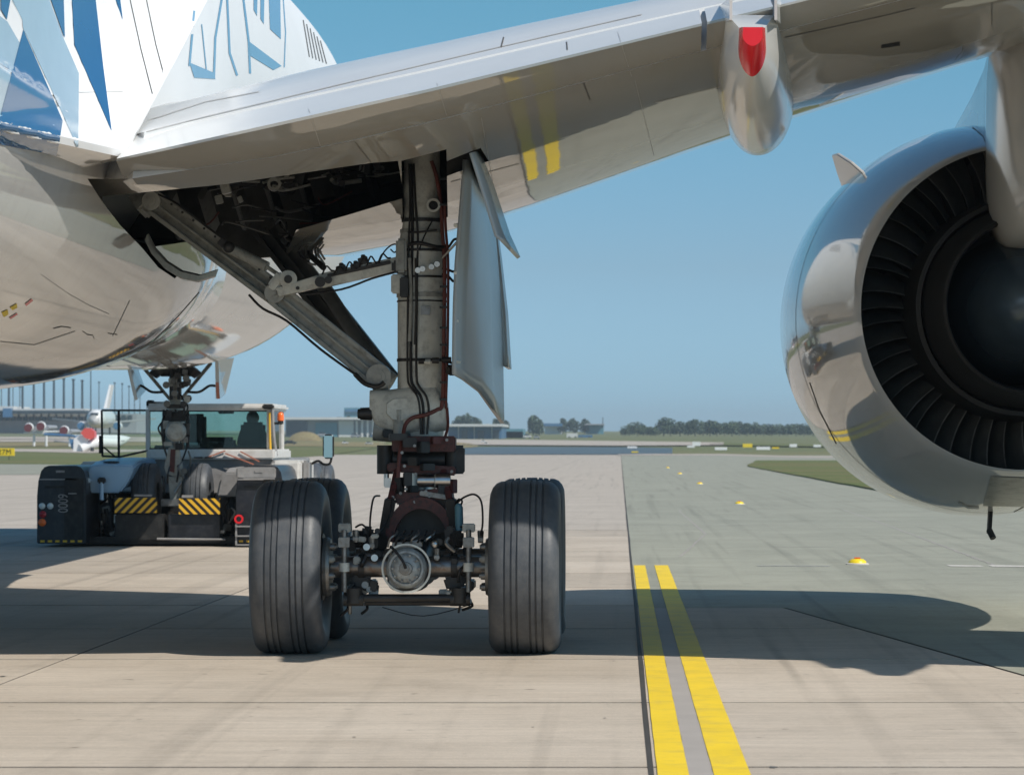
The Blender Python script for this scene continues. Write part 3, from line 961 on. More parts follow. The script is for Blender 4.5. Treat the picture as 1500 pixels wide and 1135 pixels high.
# ---- pylon
pr = []
for y, x0, x1, z0, z1 in ((25.9, 3.36, 3.46, 3.75, 4.6), (26.1, 3.26, 3.56, 3.55, 4.9), (26.6, 3.17, 3.68, 3.42, 5.2), (27.3, 3.12, 3.74, 3.36, 5.4), (28.5, 3.24, 3.78, 3.34, 5.45), (29.6, 3.3, 3.7, 3.4, 5.25), (31, 3.34, 3.66, 3.6, 5.1), (33.5, 3.4, 3.6, 4.3, 4.9)):
    r = []
    for k in range(24):
        a = 2*math.pi*k/24; c, s = math.cos(a), math.sin(a); e = 3.2
        r.append(((x0+x1)/2 + (x1-x0)/2*math.copysign(abs(c)**(2/e), c), y, (z0+z1)/2 + (z1-z0)/2*math.copysign(abs(s)**(2/e), s)))
    pr.append(r)
pylon = MB().loft(pr).build('engine_pylon', 'fairing', air, smooth=40)

# ---- engine
EX, EZ = 3.50, 2.87
A = (EX, 0, EZ)
out = [(27.88, 1.405), (27.90, 1.42), (28.1, 1.475), (28.5, 1.57), (29.0, 1.665), (29.5, 1.745), (30.0, 1.805), (30.6, 1.855), (31.3, 1.885), (32.2, 1.89), (33.2, 1.83), (34.2, 1.70),
       (34.8, 1.56), (34.95, 1.46), (34.8, 1.40), (34.3, 1.42), (33.2, 1.46)]
inn = [(33.2, 1.45), (31, 1.50), (29.8, 1.49), (28.8, 1.455), (28.2, 1.43), (27.895, 1.398)]
nac = MB().revolve(A, (0, 1, 0), out, 128)
nacelle = nac.build('engine_nacelle', 'nacelle', air, smooth=45)
duct = MB().revolve(A, (0, 1, 0), inn, 96).build('fan_duct', 'fan_lining', nacelle, smooth=45)
# fan-frame wall at the front of the duct
MB().revolve(A, (0, 1, 0), [(31.6, 1.49), (31.6, 0.3)], 48).build('duct_bulkhead', 'fan_lining', nacelle, smooth=45)
# outlet vanes
def vane_mesh():
    mb = MB(); n = 7; rows = []
    for i in range(n):
        t = i / (n - 1)
        r = 0.93 + (1.47 - 0.93) * t
        tw = math.radians(70 - 16 * t)
        ch = 0.15 + 0.06 * t
        lean = 0.035 * math.sin(math.pi * t)
        row = []
        for u, th in ((-1, 0.0), (-.93, .006), (.3, .011), (1, .0)):
            for sg in (1, -1) if abs(u) < 1 else (1,):
                x = u * ch * math.cos(tw) + sg * th * math.sin(tw) + lean
                y = u * ch * math.sin(tw) - sg * th * math.cos(tw)
                row.append((x, y, r))
        # order around the section: -1, -.4+, .4+, 1, .4-, -.4-
        q = [row[0], row[1], row[3], row[5], row[4], row[2]]
        rows.append(q)
    mb.loft(rows)
    me = mb.mesh('outlet_vane')
    me.materials.append(M['fan']); me.materials.append(M['vane_edge'])
    for p in me.polygons:
        if all(i % 6 in (0, 1, 5) for i in p.vertices) : p.material_index = 1  # narrow rear edge takes the painted glint
    for p in me.polygons: p.use_smooth = True
    me.set_sharp_from_angle(angle=math.radians(50))
    return me
vm = vane_mesh()
NV = 50
for k in range(NV):
    a = 2 * math.pi * k / NV
    o = bpy.data.objects.new('outlet_vane', vm); COL.objects.link(o); o.parent = nacelle
    o.matrix_local = Matrix.Translation((EX, 28.55, EZ)) @ Matrix.Rotation(a + random.uniform(-.012, .012), 4, 'Y') @ Matrix.Rotation(random.uniform(-.16, .16), 4, 'Z')
# core cowl and exhaust
MB().revolve(A, (0, 1, 0), [(31.5, 1.02), (29.0, 1.0), (28.4, .985), (27.9, .955), (27.75, .94), (27.74, .90), (27.85, .87), (28.0, .865)], 96).build('core_cowl', 'core', nacelle, smooth=40)
MB().revolve(A, (0, 1, 0), [(28.0, .90), (27.7, .86), (27.35, .80), (27.15, .765), (27.13, .74), (27.2, .725), (28.6, .74), (28.62, .3)], 96).build('core_nozzle', 'core', nacelle, smooth=40)
MB().revolve(A, (0, 1, 0), [(28.6, .66), (28.1, .65), (27.8, .61), (27.5, .52), (27.25, .40), (27.05, .26), (26.95, .13), (26.92, .01)], 64).build('exhaust_cone', 'plug', nacelle, smooth=60)
# seams on the nacelle
MB().revolve(A, (0, 1, 0), [(30.35, 1.8375), (30.37, 1.8395)], 128).build('cowl_seam', 'seam', nacelle, smooth=60)
bpy.context.view_layer.update()
T_n = bvh_of([nacelle])
ribbon(T_n, [[(1405, 170), (1440, 200), (1448, 222)], [(1186, 560), (1200, 600), (1225, 650)]], 'cowl_seam', 'seam', nacelle, 1.1)
# keel box and latch strip at the bottom
decal(T_n, 'keel_panel', [(1452, 697), (1520, 700), (1520, 742), (1440, 740)], 'gear_grey', nacelle, 0.006, 6)
ribbon(T_n, [[(1405, 735), (1418, 742), (1434, 743)]], 'latch', 'steel', nacelle, 3.0, 0.008)
# strake
sp = [P(1234, 214, 30.6), P(1247, 222, 30.6), P(1272, 252, 30.2), P(1250, 268, 31.4), P(1241, 240, 31.4)]
ax = Vector((EX, 0, EZ))
base1 = []
ang = math.radians(131)
def npt(y, r, da=0.0):
    return Vector((EX + r * math.cos(ang + da), y, EZ + r * math.sin(ang + da)))
prof = [npt(30.3, 1.81), npt(30.5, 1.98), npt(30.9, 2.14), npt(31.3, 2.17), npt(32.0, 2.02), npt(32.7, 1.84)]
tn = Vector((-math.sin(ang), 0, math.cos(ang))) * 0.03
MB().prism([p - tn*.5 for p in prof], tn).build('strake', 'white', nacelle, smooth=None, bevel=.008)
# drain mast
b = MB().bar(P(1451, 745, 30.2), P(1449, 778, 30.1), .035, .10, up=(0, 1, 0)).cyl(P(1449, 776, 30.05), P(1455, 788, 30.0), .03, n=10)
b.build('drain_mast', 'black', nacelle, smooth=30)
ribbon(T_n, [[(1464, 768), (1480, 752), (1500, 742)]], 'cowl_seam', 'seam', nacelle, 1.1)
# ================================================================== main landing gear
def G(px, py, Y=27.0):
    return P(px, py, Y)
YA, YB, YM = 26.0, 27.98, 26.99       # rear axle, front axle, leg
GX = -1.715
TX = (-2.66, -0.765)                  # wheel centres
R_T = 0.705

strut = MB()
# leg: cylinder that narrows at the top, as turned
prof = [(4.55, .150), (4.02, .152), (3.60, .155), (3.52, .165), (3.34, .205), (3.22, .208), (2.95, .205), (2.30, .205), (2.22, .205), (2.05, .207), (1.80, .202)]
top = Vector((-1.665, YM, 0)); 
strut.revolve(top, (0, 0, 1), prof, 40, up=(0, -1, 0))
strut.cyl(top + Vector((0, 0, 1.80)), top + Vector((0, 0, 1.62)), .185, .165, 32)
mlg = strut.build('main_landing_gear', 'gear_pale', air, smooth=35)
def sub(mb, name, m, smooth=35, bevel=0.0, label=None):
    o = mb.build(name, m, mlg, smooth, bevel)
    if label: o['label'] = label
    return o
# collars round the leg
for z, r, h in ((3.46, .185, .03), (3.30, .213, .022), (2.92, .214, .035), (2.88, .212, .012), (2.38, .212, .025), (3.08, .213, .018)):
    sub(MB().revolve(top, (0, 0, 1), [(z, r - .02), (z, r), (z + h, r), (z + h, r - .02)], 36), 'collar', 'gear_dark' if h < .03 else 'gear_grey')
# lower knuckle: forging that reaches left to the side stay lug
k = MB()
kr = []
for (px, py0, py1, dy) in ((543, 572, 606, .10), (552, 570, 625, .13), (570, 571, 634, .17), (590, 568, 637, .20), (612, 560, 636, .22), (640, 565, 634, .21), (656, 590, 630, .16)):
    r = []
    for q in range(20):
        a = 2*math.pi*q/20; c, s = math.cos(a), math.sin(a); e = 3.4
        cz = (G(0, py0).z + G(0, py1).z) / 2; hz = (G(0, py0).z - G(0, py1).z) / 2
        r.append((G(px, 0).x, YM - .03 + dy * math.copysign(abs(c)**(2/e), c), cz + hz * math.copysign(abs(s)**(2/e), s)))
    kr.append(r)
k.loft(kr)
sub(k, 'knuckle', 'gear_pale')
sub(MB().loft([[(G(x, 0).x, YM - .24 + .02*q, G(0, y).z) for q, (x, y) in zip((0,)*8, ((570, 592), (580, 585), (600, 584), (606, 592), (604, 610), (592, 616), (578, 614), (570, 606)))],
               [(G(x, 0).x, YM - .10, G(0, y).z) for x, y in ((566, 589), (578, 581), (603, 580), (611, 590), (608, 613), (594, 621), (576, 619), (566, 609))]]), 'boss', 'gear_pale')
sub(MB().cyl(G(528, 606, 26.9), G(545, 606, 26.9), .05, .055, 18).cyl(G(524, 606, 26.9), G(529, 606, 26.9), .038, .045, 14), 'pin', 'gear_dark')
sub(MB().cyl(G(548, 628, 26.95), G(600, 634, 26.95), .10, .09, 22).cyl(G(585, 600, 26.8), G(585, 640, 26.8), .055, .05, 18), 'lug', 'gear_grey')
sub(MB().bar(G(560, 634, 26.85), G(605, 640, 26.9), .13, .07, up=(0, 0, 1)), 'bracket', 'gear_dark', bevel=.01)
# piston rod, chrome, and lower fork
sub(MB().cyl((top.x, YM, 1.64), (top.x, YM, 1.05), .115, .115, 32), 'piston_rod', 'steel')
sub(MB().revolve(top, (0, 0, 1), [(1.72, .12), (1.72, .235), (1.665, .24), (1.66, .20), (1.64, .12)], 32), 'gland_ring', 'gear_dark')

# red, greasy torque-link body under the leg
rg = MB()
rg.bar(G(575, 650, 26.70), G(668, 650, 26.70), .20, .13, up=(0, 0, 1))
rg.bar(G(568, 684, 26.66), G(668, 690, 26.66), .16, .075, up=(0, 0, 1))
rg.bar(G(580, 730, 26.60), G(664, 722, 26.60), .22, .10, up=(0, 0, 1))
sub(rg, 'torque_link_head', 'redgrease', bevel=.012)
for px0, px1, py0, py1 in ((552, 576, 652, 694), (651, 679, 652, 694)):
    b = MB().cyl(G((px0+px1)/2, py0, 26.75), G((px0+px1)/2, py1, 26.75), (px1-px0)/2/174*.98, None, 20)
    sub(b, 'damper_end', 'gear_dark')
sub(MB().cyl(G(576, 673, 26.75), G(652, 673, 26.75), .07, None, 18), 'damper', 'gear_dark')
sub(MB().bar(G(666, 660, 26.7), G(681, 660, 26.7), .10, .02, up=(0, 0, 1)).bar(G(672, 656, 26.7), G(672, 692, 26.7), .10, .05), 'bracket', 'gear_dark', bevel=.006)
# upper torque link arms, V of two red arms down to the bogie
for s, x0, x1, x2 in ((-1, 582, 572, 560), (1, 650, 660, 668)):
    sub(MB().bar(G(x0, 690, 26.62), G(x1, 735, 26.45), .055, .10, up=(0, 1, 0)), 'torque_arm', 'redgrease', bevel=.01)
    sub(MB().bar(G(x1, 730, 26.45), G(x2, 800, 26.5), .09, .12, up=(0, 1, 0)), 'torque_arm', 'gear_dark', bevel=.012)
# arch of the lower torque link
arch = MB(); outer = []; inner = []
for q in range(17):
    a = math.pi * q / 16
    outer.append(G(616 + 52 * math.cos(a), 790 - 62 * math.sin(a), 26.42))
    inner.append(G(616 + 40 * math.cos(a), 795 - 50 * math.sin(a), 26.42))
for q in range(16):
    arch.prism([outer[q], outer[q+1], inner[q+1], inner[q]], (0, .16, 0))
sub(arch, 'torque_link_arch', 'redgrease')
sub(MB().prism([G(576, 790, 26.6)] + [G(616 + 45 * math.cos(math.pi*q/12), 790 - 56 * math.sin(math.pi*q/12), 26.6) for q in range(12, -1, -1)], (0, .2, 0)), 'link_web', 'gear_dark')
# silver actuator between the links
sub(MB().cyl(G(612, 704, 26.52), G(637, 704, 26.52), .053, None, 20).cyl(G(638, 704, 26.52), G(660, 704, 26.52), .062, .062, 20), 'actuator', 'steel', label='bare silver actuator')
sub(MB().bar(G(568, 700, 26.6), G(568, 714, 26.6), .05, .05).cyl(G(566, 694, 26.6), G(566, 712, 26.6), .022, None, 12), 'actuator', 'steel')
sub(MB().bar(G(615, 722, 26.48), G(655, 728, 26.48), .05, .04, up=(0, 0, 1)), 'bracket', 'alloy', bevel=.006)
for (x, y, w, h, mt) in ((583, 640, 26, 10, 'gear_dark'), (600, 648, 20, 14, 'gear_dark'), (620, 655, 14, 16, 'gear_dark'), (640, 645, 16, 10, 'redgrease'), (597, 702, 12, 20, 'gear_dark'), (585, 712, 10, 26, 'gear_dark'),
                         (604, 716, 12, 10, 'gear_dark'), (648, 716, 14, 16, 'gear_dark'), (600, 738, 30, 10, 'gear_dark'), (645, 738, 20, 12, 'gear_dark'), (662, 712, 8, 20, 'redgrease'), (626, 684, 18, 10, 'gear_dark'), (606, 676, 14, 12, 'gear_dark')):
    sub(MB().bar(G(x - w/2, y, 26.5 + random.uniform(-.04, .05)), G(x + w/2, y, 26.52), .08, h/174, up=(0, 0, 1)), 'fitting', mt, bevel=.006)
for q in range(14):
    x = random.uniform(572, 664); y = random.uniform(640, 745)
    sub(MB().cyl(G(x, y, 26.42), G(x, y, 26.47), .014, None, 6), 'bolt', 'alloy')

# bogie beam
bb = MB()
br = []
for y, hw, z0, z1 in ((25.80, .145, .53, .79), (25.90, .165, .50, .82), (26.12, .17, .50, .83), (26.4, .15, .52, .82), (26.99, .17, .50, .92), (27.5, .15, .52, .82), (27.9, .165, .50, .83), (28.15, .14, .53, .79)):
    r = []
    for q in range(24):
        a = 2*math.pi*q/24; c, s = math.cos(a), math.sin(a); e = 4.0
        r.append((GX + hw*math.copysign(abs(c)**(2/e), c), y, (z0+z1)/2 + (z1-z0)/2*math.copysign(abs(s)**(2/e), s)))
    br.append(r)
bb.loft(br)
sub(bb, 'bogie_beam', 'alloy')
cz = G(0, 832, 25.8).z
sub(MB().revolve((GX, 25.80, cz), (0, -1, 0), [(0, .165), (.03, .160), (.06, .140), (.062, .125), (.045, .118), (.07, .10), (.085, .07), (.088, .001)], 40), 'end_cap', 'cap_metal')
sub(MB().revolve((GX, 25.71, cz), (0, -1, 0), [(0, .055), (.02, .050), (.022, .03), (.035, .028), (.036, .001)], 12), 'hub_nut', 'alloy')
sub(MB().revolve((GX, 25.77, cz), (0, -1, 0), [(0, .198), (.012, .20), (.014, .185), (0.0, .183)], 40, closed=True), 'retaining_ring', 'gear_pale')
for q in range(10):
    a = 2*math.pi*q/10
    sub(MB().cyl((GX + .108*math.cos(a), 25.73, cz + .108*math.sin(a)), (GX + .108*math.cos(a), 25.705, cz + .108*math.sin(a)), .010, None, 6), 'bolt', 'alloy')
# pivot of leg on beam
sub(MB().cyl((GX - .22, YM, .70), (GX + .22, YM, .70), .13, None, 28), 'pivot_pin', 'gear_dark')
sub(MB().bar((GX, YM, 1.15), (GX, YM, .75), .34, .26, w2=.40, h2=.30), 'fork', 'gear_dark', bevel=.04)
# axles, brakes, wheels
def tyre_mesh():
    W2 = 0.283
    pr = [(-.215, .345), (-.232, .40), (-.268, .48), (-W2, .55), (-.280, .60), (-.262, .645), (-.232, .678), (-.195, .694)]
    top_ = [(-.195, .694)]
    grooves = [(-.150, .694), (-.098, .700), (-.052, .703), (.052, .703), (.098, .700), (.150, .694)]
    for gx, gr in grooves:
        w = .0065
        top_ += [(gx - w - .002, gr + .0015), (gx - w, gr - .012), (gx + w, gr - .012), (gx + w + .002, gr + .0015)]
    top_ += [(.195, .694)]
    right = [(-x, r) for x, r in pr[::-1]][1:]
    prof_ = pr[:-1] + top_ + right
    prof_ += [(.19, .33), (-.19, .33)]
    me = MB().revolve((0, 0, 0), (1, 0, 0), prof_, 128, closed=True).mesh('tyre')
    # flat contact patch
    for v in me.vertices:
        if v.co.z < -0.690:
            v.co.z = -0.690 + (v.co.z + .690) * .1
    for v in me.vertices:
        v.co.x *= 1 + .055 * math.exp(-((v.co.z + .66) / .13) ** 2) * (1 if abs(v.co.x) > .16 else .2)
    me.materials.append(M['tyre'])
    for p in me.polygons: p.use_smooth = True
    me.set_sharp_from_angle(angle=math.radians(32))
    return me
tm = tyre_mesh()
def rim_mesh():
    mb = MB()
    mb.revolve((0, 0, 0), (1, 0, 0), [(-.225, .352), (-.235, .340), (-.225, .325), (-.17, .312), (-.10, .295), (.03, .29), (.035, .12), (.08, .11), (.08, .001)], 64)
    mb.revolve((0, 0, 0), (1, 0, 0), [(.225, .352), (.235, .340), (.225, .325), (.17, .31), (.12, .28), (.10, .15), (.12, .12), (.19, .10), (.195, .001)], 64)
    me = mb.mesh('wheel_rim'); me.materials.append(M['steel'])
    for p in me.polygons: p.use_smooth = True
    me.set_sharp_from_angle(angle=math.radians(35))
    return me
rm = rim_mesh()
def brake(x, y, sgn):
    """brake pack inside the wheel, pistons towards the bogie"""
    xc = x + sgn * .20
    sub(MB().revolve((xc, y, R_T - .01), (sgn, 0, 0), [(-.10, .26), (.06, .27), (.062, .14), (.10, .135), (.10, .08)], 48), 'brake_pack', 'gear_dark')
    sub(MB().revolve((xc + sgn * .065, y, R_T - .01), (sgn, 0, 0), [(0, .10), (0, .235), (.03, .24), (.055, .225), (.06, .10)], 48), 'brake_housing', 'alloy')
    for q in range(8):
        a = 2*math.pi*(q + .5)/8
        c = Vector((xc + sgn * .10, y + .175*math.cos(a), R_T - .01 + .175*math.sin(a)))
        sub(MB().cyl(c, c + Vector((sgn*.055, 0, 0)), .033, .030, 14).cyl(c + Vector((sgn*.055, 0, 0)), c + Vector((sgn*.068, 0, 0)), .018, None, 6), 'brake_piston', 'alloy' if q % 3 else 'gear_grey')
for y in (YA, YB):
    for i, x in enumerate(TX):
        sg = 1 if i == 0 else -1
        for nm, me in (('tyre', tm), ('wheel_rim', rm)):
            o = bpy.data.objects.new(nm, me); COL.objects.link(o); o.parent = mlg
            o.location = (x, y, .692)
            o.rotation_euler = (random.uniform(-.01, .01), 0, 0 if i == 1 else math.pi)
        brake(x, y, sg)
    sub(MB().cyl((TX[0] + .2, y, .695), (GX - .15, y, .695), .085, None, 28), 'axle', 'axle_metal')
    sub(MB().cyl((GX + .15, y, .695), (TX[1] - .2, y, .695), .085, None, 28), 'axle', 'axle_metal')
    sub(MB().revolve((GX - .40, y, .695), (1, 0, 0), [(0, .085), (0, .105), (.05, .105), (.05, .085)], 28), 'collar', 'gear_dark')
    sub(MB().revolve((GX + .35, y, .695), (1, 0, 0), [(0, .085), (0, .105), (.05, .105), (.05, .085)], 28), 'collar', 'gear_dark')
# brake torque rods under and beside the beam
for s in (-1, 1):
    xs = GX + s * .43
    sub(MB().bar((xs, 25.78, .47), (xs, 28.1, .47), .05, .08, up=(0, 0, 1)), 'brake_rod', 'gear_dark', bevel=.012)
    sub(MB().cyl((xs, 25.84, .53), (xs, 25.84, .41), .075, .07, 18).cyl((xs - .08, 25.84, .44), (xs + .08, 25.84, .44), .055, None, 14), 'rod_end', 'gear_dark')
    xs2 = GX + s * .50
    sub(MB().cyl((xs2, 25.78, 1.00), (xs2, 25.78, .50), .022, None, 12).bar((xs2, 25.78, .86), (xs2, 25.78, .94), .09, .07), 'equaliser_rod', 'alloy', bevel=.004)
    sub(MB().revolve((xs2, 25.78, .70), (0, 0, 1), [(-.035, .02), (-.035, .042), (.035, .042), (.035, .02)], 16), 'rod_collar', 'gear_pale')
    sub(MB().bar((xs2, 25.82, .98), (xs2 , 25.82, 1.05), .10, .08), 'valve_block', 'gear_grey', bevel=.008)
    sub(MB().bar((GX + s*.22, 26.3, .88), (GX + s*.42, 26.0, .92), .10, .14, up=(0, 0, 1)), 'bracket', 'gear_dark', bevel=.02)
    sub(MB().bar((GX + s*.33, 26.1, 1.02), (GX + s*.36, 26.1, .80), .09, .12), 'bracket', 'gear_dark', bevel=.02)
    sub(MB().bar((GX + s*.46, 26.0, .60), (GX + s*.30, 26.0, .55), .12, .12, up=(0, 0, 1)), 'bracket', 'gear_dark', bevel=.02)
sub(MB().cyl((GX - .44, 25.84, .45), (GX + .44, 25.84, .45), .032, None, 16), 'cross_rod', 'gear_dark')
sub(MB().cyl((GX - .36, 26.05, .40), (GX + .36, 26.05, .40), .022, None, 12), 'cross_rod', 'gear_dark')
# gear on top of the beam end
sub(MB().bar((GX - .12, 25.9, .87), (GX + .12, 25.9, .88), .16, .05, up=(0, 0, 1)), 'pipe_clamp_plate', 'alloy', bevel=.01)
for q in range(6):
    x = GX - .15 + q * .06
    sub(MB().tube([(x, 25.80, .86 + .01*q), (x + .02, 25.78, .93), (x + .06, 25.84, .96), (x + .05, 26.2, .98)], .009, 7), 'brake_pipe', random.choice(['steel', 'black', 'alloy']))
sub(MB().ball(G(637, 797, 25.8), .035), 'joint_ball', 'steel', label='bright round fitting above the beam end')
sub(MB().bar(G(588, 798, 25.95), G(615, 792, 25.95), .05, .025, up=(0, 0, 1)), 'bracket', 'jetwhite', bevel=.004)
# the cable that loops over the axle centre
sub(MB().tube([G(572, 800, 25.7), G(580, 808, 25.66), G(590, 822, 25.64), G(594, 832, 25.66)], .011, 8), 'sensor_cable', 'black')
# black clutter of lines, clips and valves round both ends of the rear axle
random.seed(41)
for s in (-1, 1):
    for q in range(26):
        x = 598 + s * random.uniform(42, 92); y = random.uniform(776, 884)
        if abs(y - 840) < 14 and random.random() < .7: y += 30 * random.choice((-1, 1))
        Y_ = random.uniform(25.82, 26.1)
        kd = random.random()
        if kd < .45:
            sub(MB().tube([G(x, y, Y_), G(x + random.uniform(-8, 8), y + random.uniform(5, 12), Y_ - .03), G(x + random.uniform(-10, 10), y + random.uniform(12, 26), Y_)], random.choice([.009, .012, .016]), 7), 'hose', random.choice(['black', 'gear_dark', 'black', 'alloy']))
        elif kd < .8:
            sub(MB().bar(G(x - random.uniform(3, 8), y, Y_), G(x + random.uniform(3, 8), y + random.uniform(-2, 2), Y_), .07, random.uniform(.03, .10), up=(0, 0, 1)), 'clip', random.choice(['gear_dark', 'black', 'gear_dark', 'gear_grey']), bevel=.008)
        else:
            sub(MB().cyl(G(x, y, Y_ - .05), G(x, y, Y_ + .05), random.uniform(.018, .035), None, 12), 'coupling', random.choice(['gear_dark', 'alloy', 'steel']))
# hoses from the leg to each brake
HO = [
    [G(556, 726, 26.6), G(548, 728, 26.3), G(544, 745, 26.0), G(542, 770, 25.9), G(545, 790, 25.95)],
    [G(521, 772, 26), G(530, 768, 25.95), G(538, 776, 25.95), G(542, 788, 26)],
    [G(668, 738, 26.5), G(680, 728, 26.1), G(695, 724, 25.9), G(705, 735, 25.8), G(707, 765, 25.8), G(704, 784, 25.85)],
    [G(668, 736, 26.4), G(672, 731, 26.2), G(677, 734, 26.1), G(674, 742, 26.1)],
    [G(672, 772, 26.1), G(682, 771, 26.0), G(687, 778, 25.95), G(688, 795, 25.9)],
    [G(672, 790, 26), G(680, 793, 26), G(683, 800, 26)],
    [G(604, 895, 26.5), G(560, 889, 26.4), G(620, 902, 26.4), G(690, 885, 26.5)][1:],
    [G(545, 790, 26.2), G(560, 775, 26.2), G(570, 755, 26.3), G(575, 730, 26.4)],
]
for q, h in enumerate(HO):
    sub(MB().tube(h, .0085 if q not in (6,) else .004, 7), 'hose', 'black')
sub(MB().cyl(G(672, 742, 26.1), G(673, 778, 26.1), .034, .034, 16).ball(G(672, 742, 26.1), .03), 'accumulator', 'tealwall', label='small dark teal canister')
for (x, y) in ((688, 795), (704, 786), (521, 785), (545, 795), (640, 812), (574, 812)):
    sub(MB().cyl(G(x, y - 9, 25.9), G(x, y + 9, 25.9), .028, .022, 10).bar(G(x - 4, y + 4, 25.88), G(x + 4, y + 4, 25.88), .06, .03, up=(0, 0, 1)), 'hose_fitting', 'alloy', bevel=.004)

# ---- harness and pipes on the leg
YF_ = YM - .20
harn = [G(632, 236, 26.82), G(640, 262, 26.82), G(646, 300, 26.82), G(648, 340, 26.80), G(651, 380, 26.78), G(651, 450, 26.78), G(650, 520, 26.78), G(648, 590, 26.78), G(640, 600, 26.76), G(622, 608, 26.72), G(604, 612, 26.70), G(594, 622, 26.68), G(590, 640, 26.62), G(586, 660, 26.55), G(583, 700, 26.5)]
sub(MB().tube(harn, .017, 10), 'red_harness', 'redhose')
sub(MB().tube([q + Vector((.03, .0, 0)) for q in harn[2:8]] + [G(655, 600, 26.8), G(656, 625, 26.75), G(650, 645, 26.6)], .012, 8), 'harness', 'redhose')
for dx, rr, mt in ((0, .012, 'black'), (8, .010, 'gear_dark'), (-5, .009, 'gear_dark')):
    sub(MB().tube([G(602 + dx*.5, 240, 26.84), G(604 + dx*.6, 300, 26.83), G(604 + dx, 345, 26.80), G(603 + dx, 400, 26.78), G(602 + dx, 480, 26.78), G(602 + dx, 550, 26.78), G(606 + dx, 566, 26.76), G(616 + dx, 580, 26.74), G(620 + dx, 600, 26.74), G(620 + dx*.7, 636, 26.72)], rr, 8), 'pipe', mt)
sub(MB().tube([G(634, 322, 26.8), G(622, 345, 26.76), G(614, 366, 26.76)], .007, 6), 'pipe', 'black')
sub(MB().tube([G(600, 378, 26.77), G(602, 440, 26.76), G(600, 500, 26.76)], .015, 8), 'pipe', 'gear_grey')
sub(MB().tube([G(609, 378, 26.76), G(610, 450, 26.75), G(608, 505, 26.75)], .011, 8), 'pipe', 'gear_dark')
# ring eye, clamps, lamps, valve boxes
sub(MB().revolve(G(635, 301, 26.80), (0, -1, 0), [(0, .058), (.03, .058), (.03, .040), (0, .038)], 24, closed=True), 'eyelet', 'gear_pale')
sub(MB().revolve(G(635, 301, 26.81), (0, -1, 0), [(0, .038), (.005, .001)], 20), 'eyelet_core', 'black')
for x, y in ((619, 394), (632, 391), (640, 387), (612, 396)):
    sub(MB().cyl(G(x, y, 26.74), G(x, y, 26.80), .024, .028, 14), 'connector', 'steel')
sub(MB().tube([G(598, 358, 26.72), G(615, 356, 26.74), G(640, 362, 26.74), G(655, 361, 26.82)], .017, 8), 'hose', 'black')
sub(MB().tube([G(598, 340, 26.82), G(615, 340, 26.74), G(640, 337, 26.76)], .009, 8), 'hose', 'black')
sub(MB().bar(G(588, 350, 26.8), G(588, 400, 26.78), .09, .10), 'lug', 'gear_grey', bevel=.02)
sub(MB().bar(G(583, 382, 26.85), G(583, 400, 26.85), .10, .14), 'lug', 'gear_dark', bevel=.02)
sub(MB().bar(G(583, 402, 26.85), G(583, 430, 26.85), .11, .12), 'valve_box', 'gear_pale', bevel=.012)
sub(MB().bar(G(592, 406, 26.75), G(592, 436, 26.75), .07, .08), 'valve_box', 'gear_dark', bevel=.01)
sub(MB().bar(G(574, 424, 26.85), G(580, 424, 26.85), .06, .05, up=(0, 0, 1)), 'connector', 'gear_pale', bevel=.004)
for x, y, w, mt in ((618, 529, 10, 'black'), (626, 530, 9, 'gear_pale'), (638, 528, 10, 'gear_dark'), (654, 527, 14, 'black')):
    sub(MB().cyl(G(x - w/2, y, 26.74), G(x + w/2, y, 26.74), .024, None, 12), 'connector', mt)
for y0, y1 in ((393, 396), (402, 410), (528, 530), (543, 536), (361, 350)):
    sub(MB().tube([G(648, y0, 26.82), G(656, y0 + 2, 26.8), G(664, y1 + 2, 26.75), G(670, y1, 26.7)], .011, 7), 'door_link_hose', 'black')
sub(MB().cyl(G(648, 378, 26.75), G(672, 352, 26.6), .010, None, 10), 'door_link', 'steel')
sub(MB().cyl(G(655, 268, 26.8), G(674, 281, 26.6), .016, None, 10), 'door_link', 'gear_dark')
sub(MB().bar(G(657, 540, 26.75), G(665, 544, 26.7), .07, .08, up=(0, 0, 1)), 'bracket', 'gear_dark', bevel=.01)

# ---- side stays
def channel_beam(p1, p2, w, h, name, m, up=(0, 1, 0)):
    """two rails with a sunk web and end knuckles"""
    mb = MB(); d, u, r = mb.frame(p1, p2, up)
    p1 = Vector(p1); p2 = Vector(p2)
    for s in (-1, 1):
        mb.bar(p1 + r*s*(w/2 - w*.09), p2 + r*s*(w/2 - w*.09), w*.18, h, up)
    mb.bar(p1 + u*h*.15, p2 + u*h*.15, w*.64, h*.30, up)
    mb.bar(p1 - u*h*.12 + r*0, p2 - u*h*.12, w*.10, h*.5, up)
    o = sub(mb, name, m, bevel=.006)
    return o
A0, A1, A2 = P(224, 296, 27.6), P(404, 430, 27.1), P(556, 552, 27.0)
channel_beam(A0, A1, .205, .15, 'side_stay_upper_arm', 'gear_grey')
channel_beam(A1, A2, .205, .15, 'side_stay_lower_arm', 'gear_grey')
for p_, r_ in ((A1, .085), (A2, .105), (A0, .08)):
    sub(MB().cyl(p_ + Vector((0, -.11, 0)), p_ + Vector((0, .11, 0)), r_, None, 26).cyl(p_ + Vector((0, -.125, 0)), p_ + Vector((0, -.10, 0)), r_*.55, None, 18).cyl(p_ + Vector((0, -.14, 0)), p_ + Vector((0, -.12, 0)), r_*.28, None, 6), 'stay_knuckle', 'gear_grey')
sub(MB().cyl(A2 + Vector((-.02, 0, .02)), G(574, 562, 26.99), .10, .085, 20), 'stay_end', 'gear_grey')
sub(MB().tube([G(520, 548, 26.9), G(535, 562, 26.85), G(553, 566, 26.85), G(563, 560, 26.85)], .02, 8), 'hose', 'gear_dark')
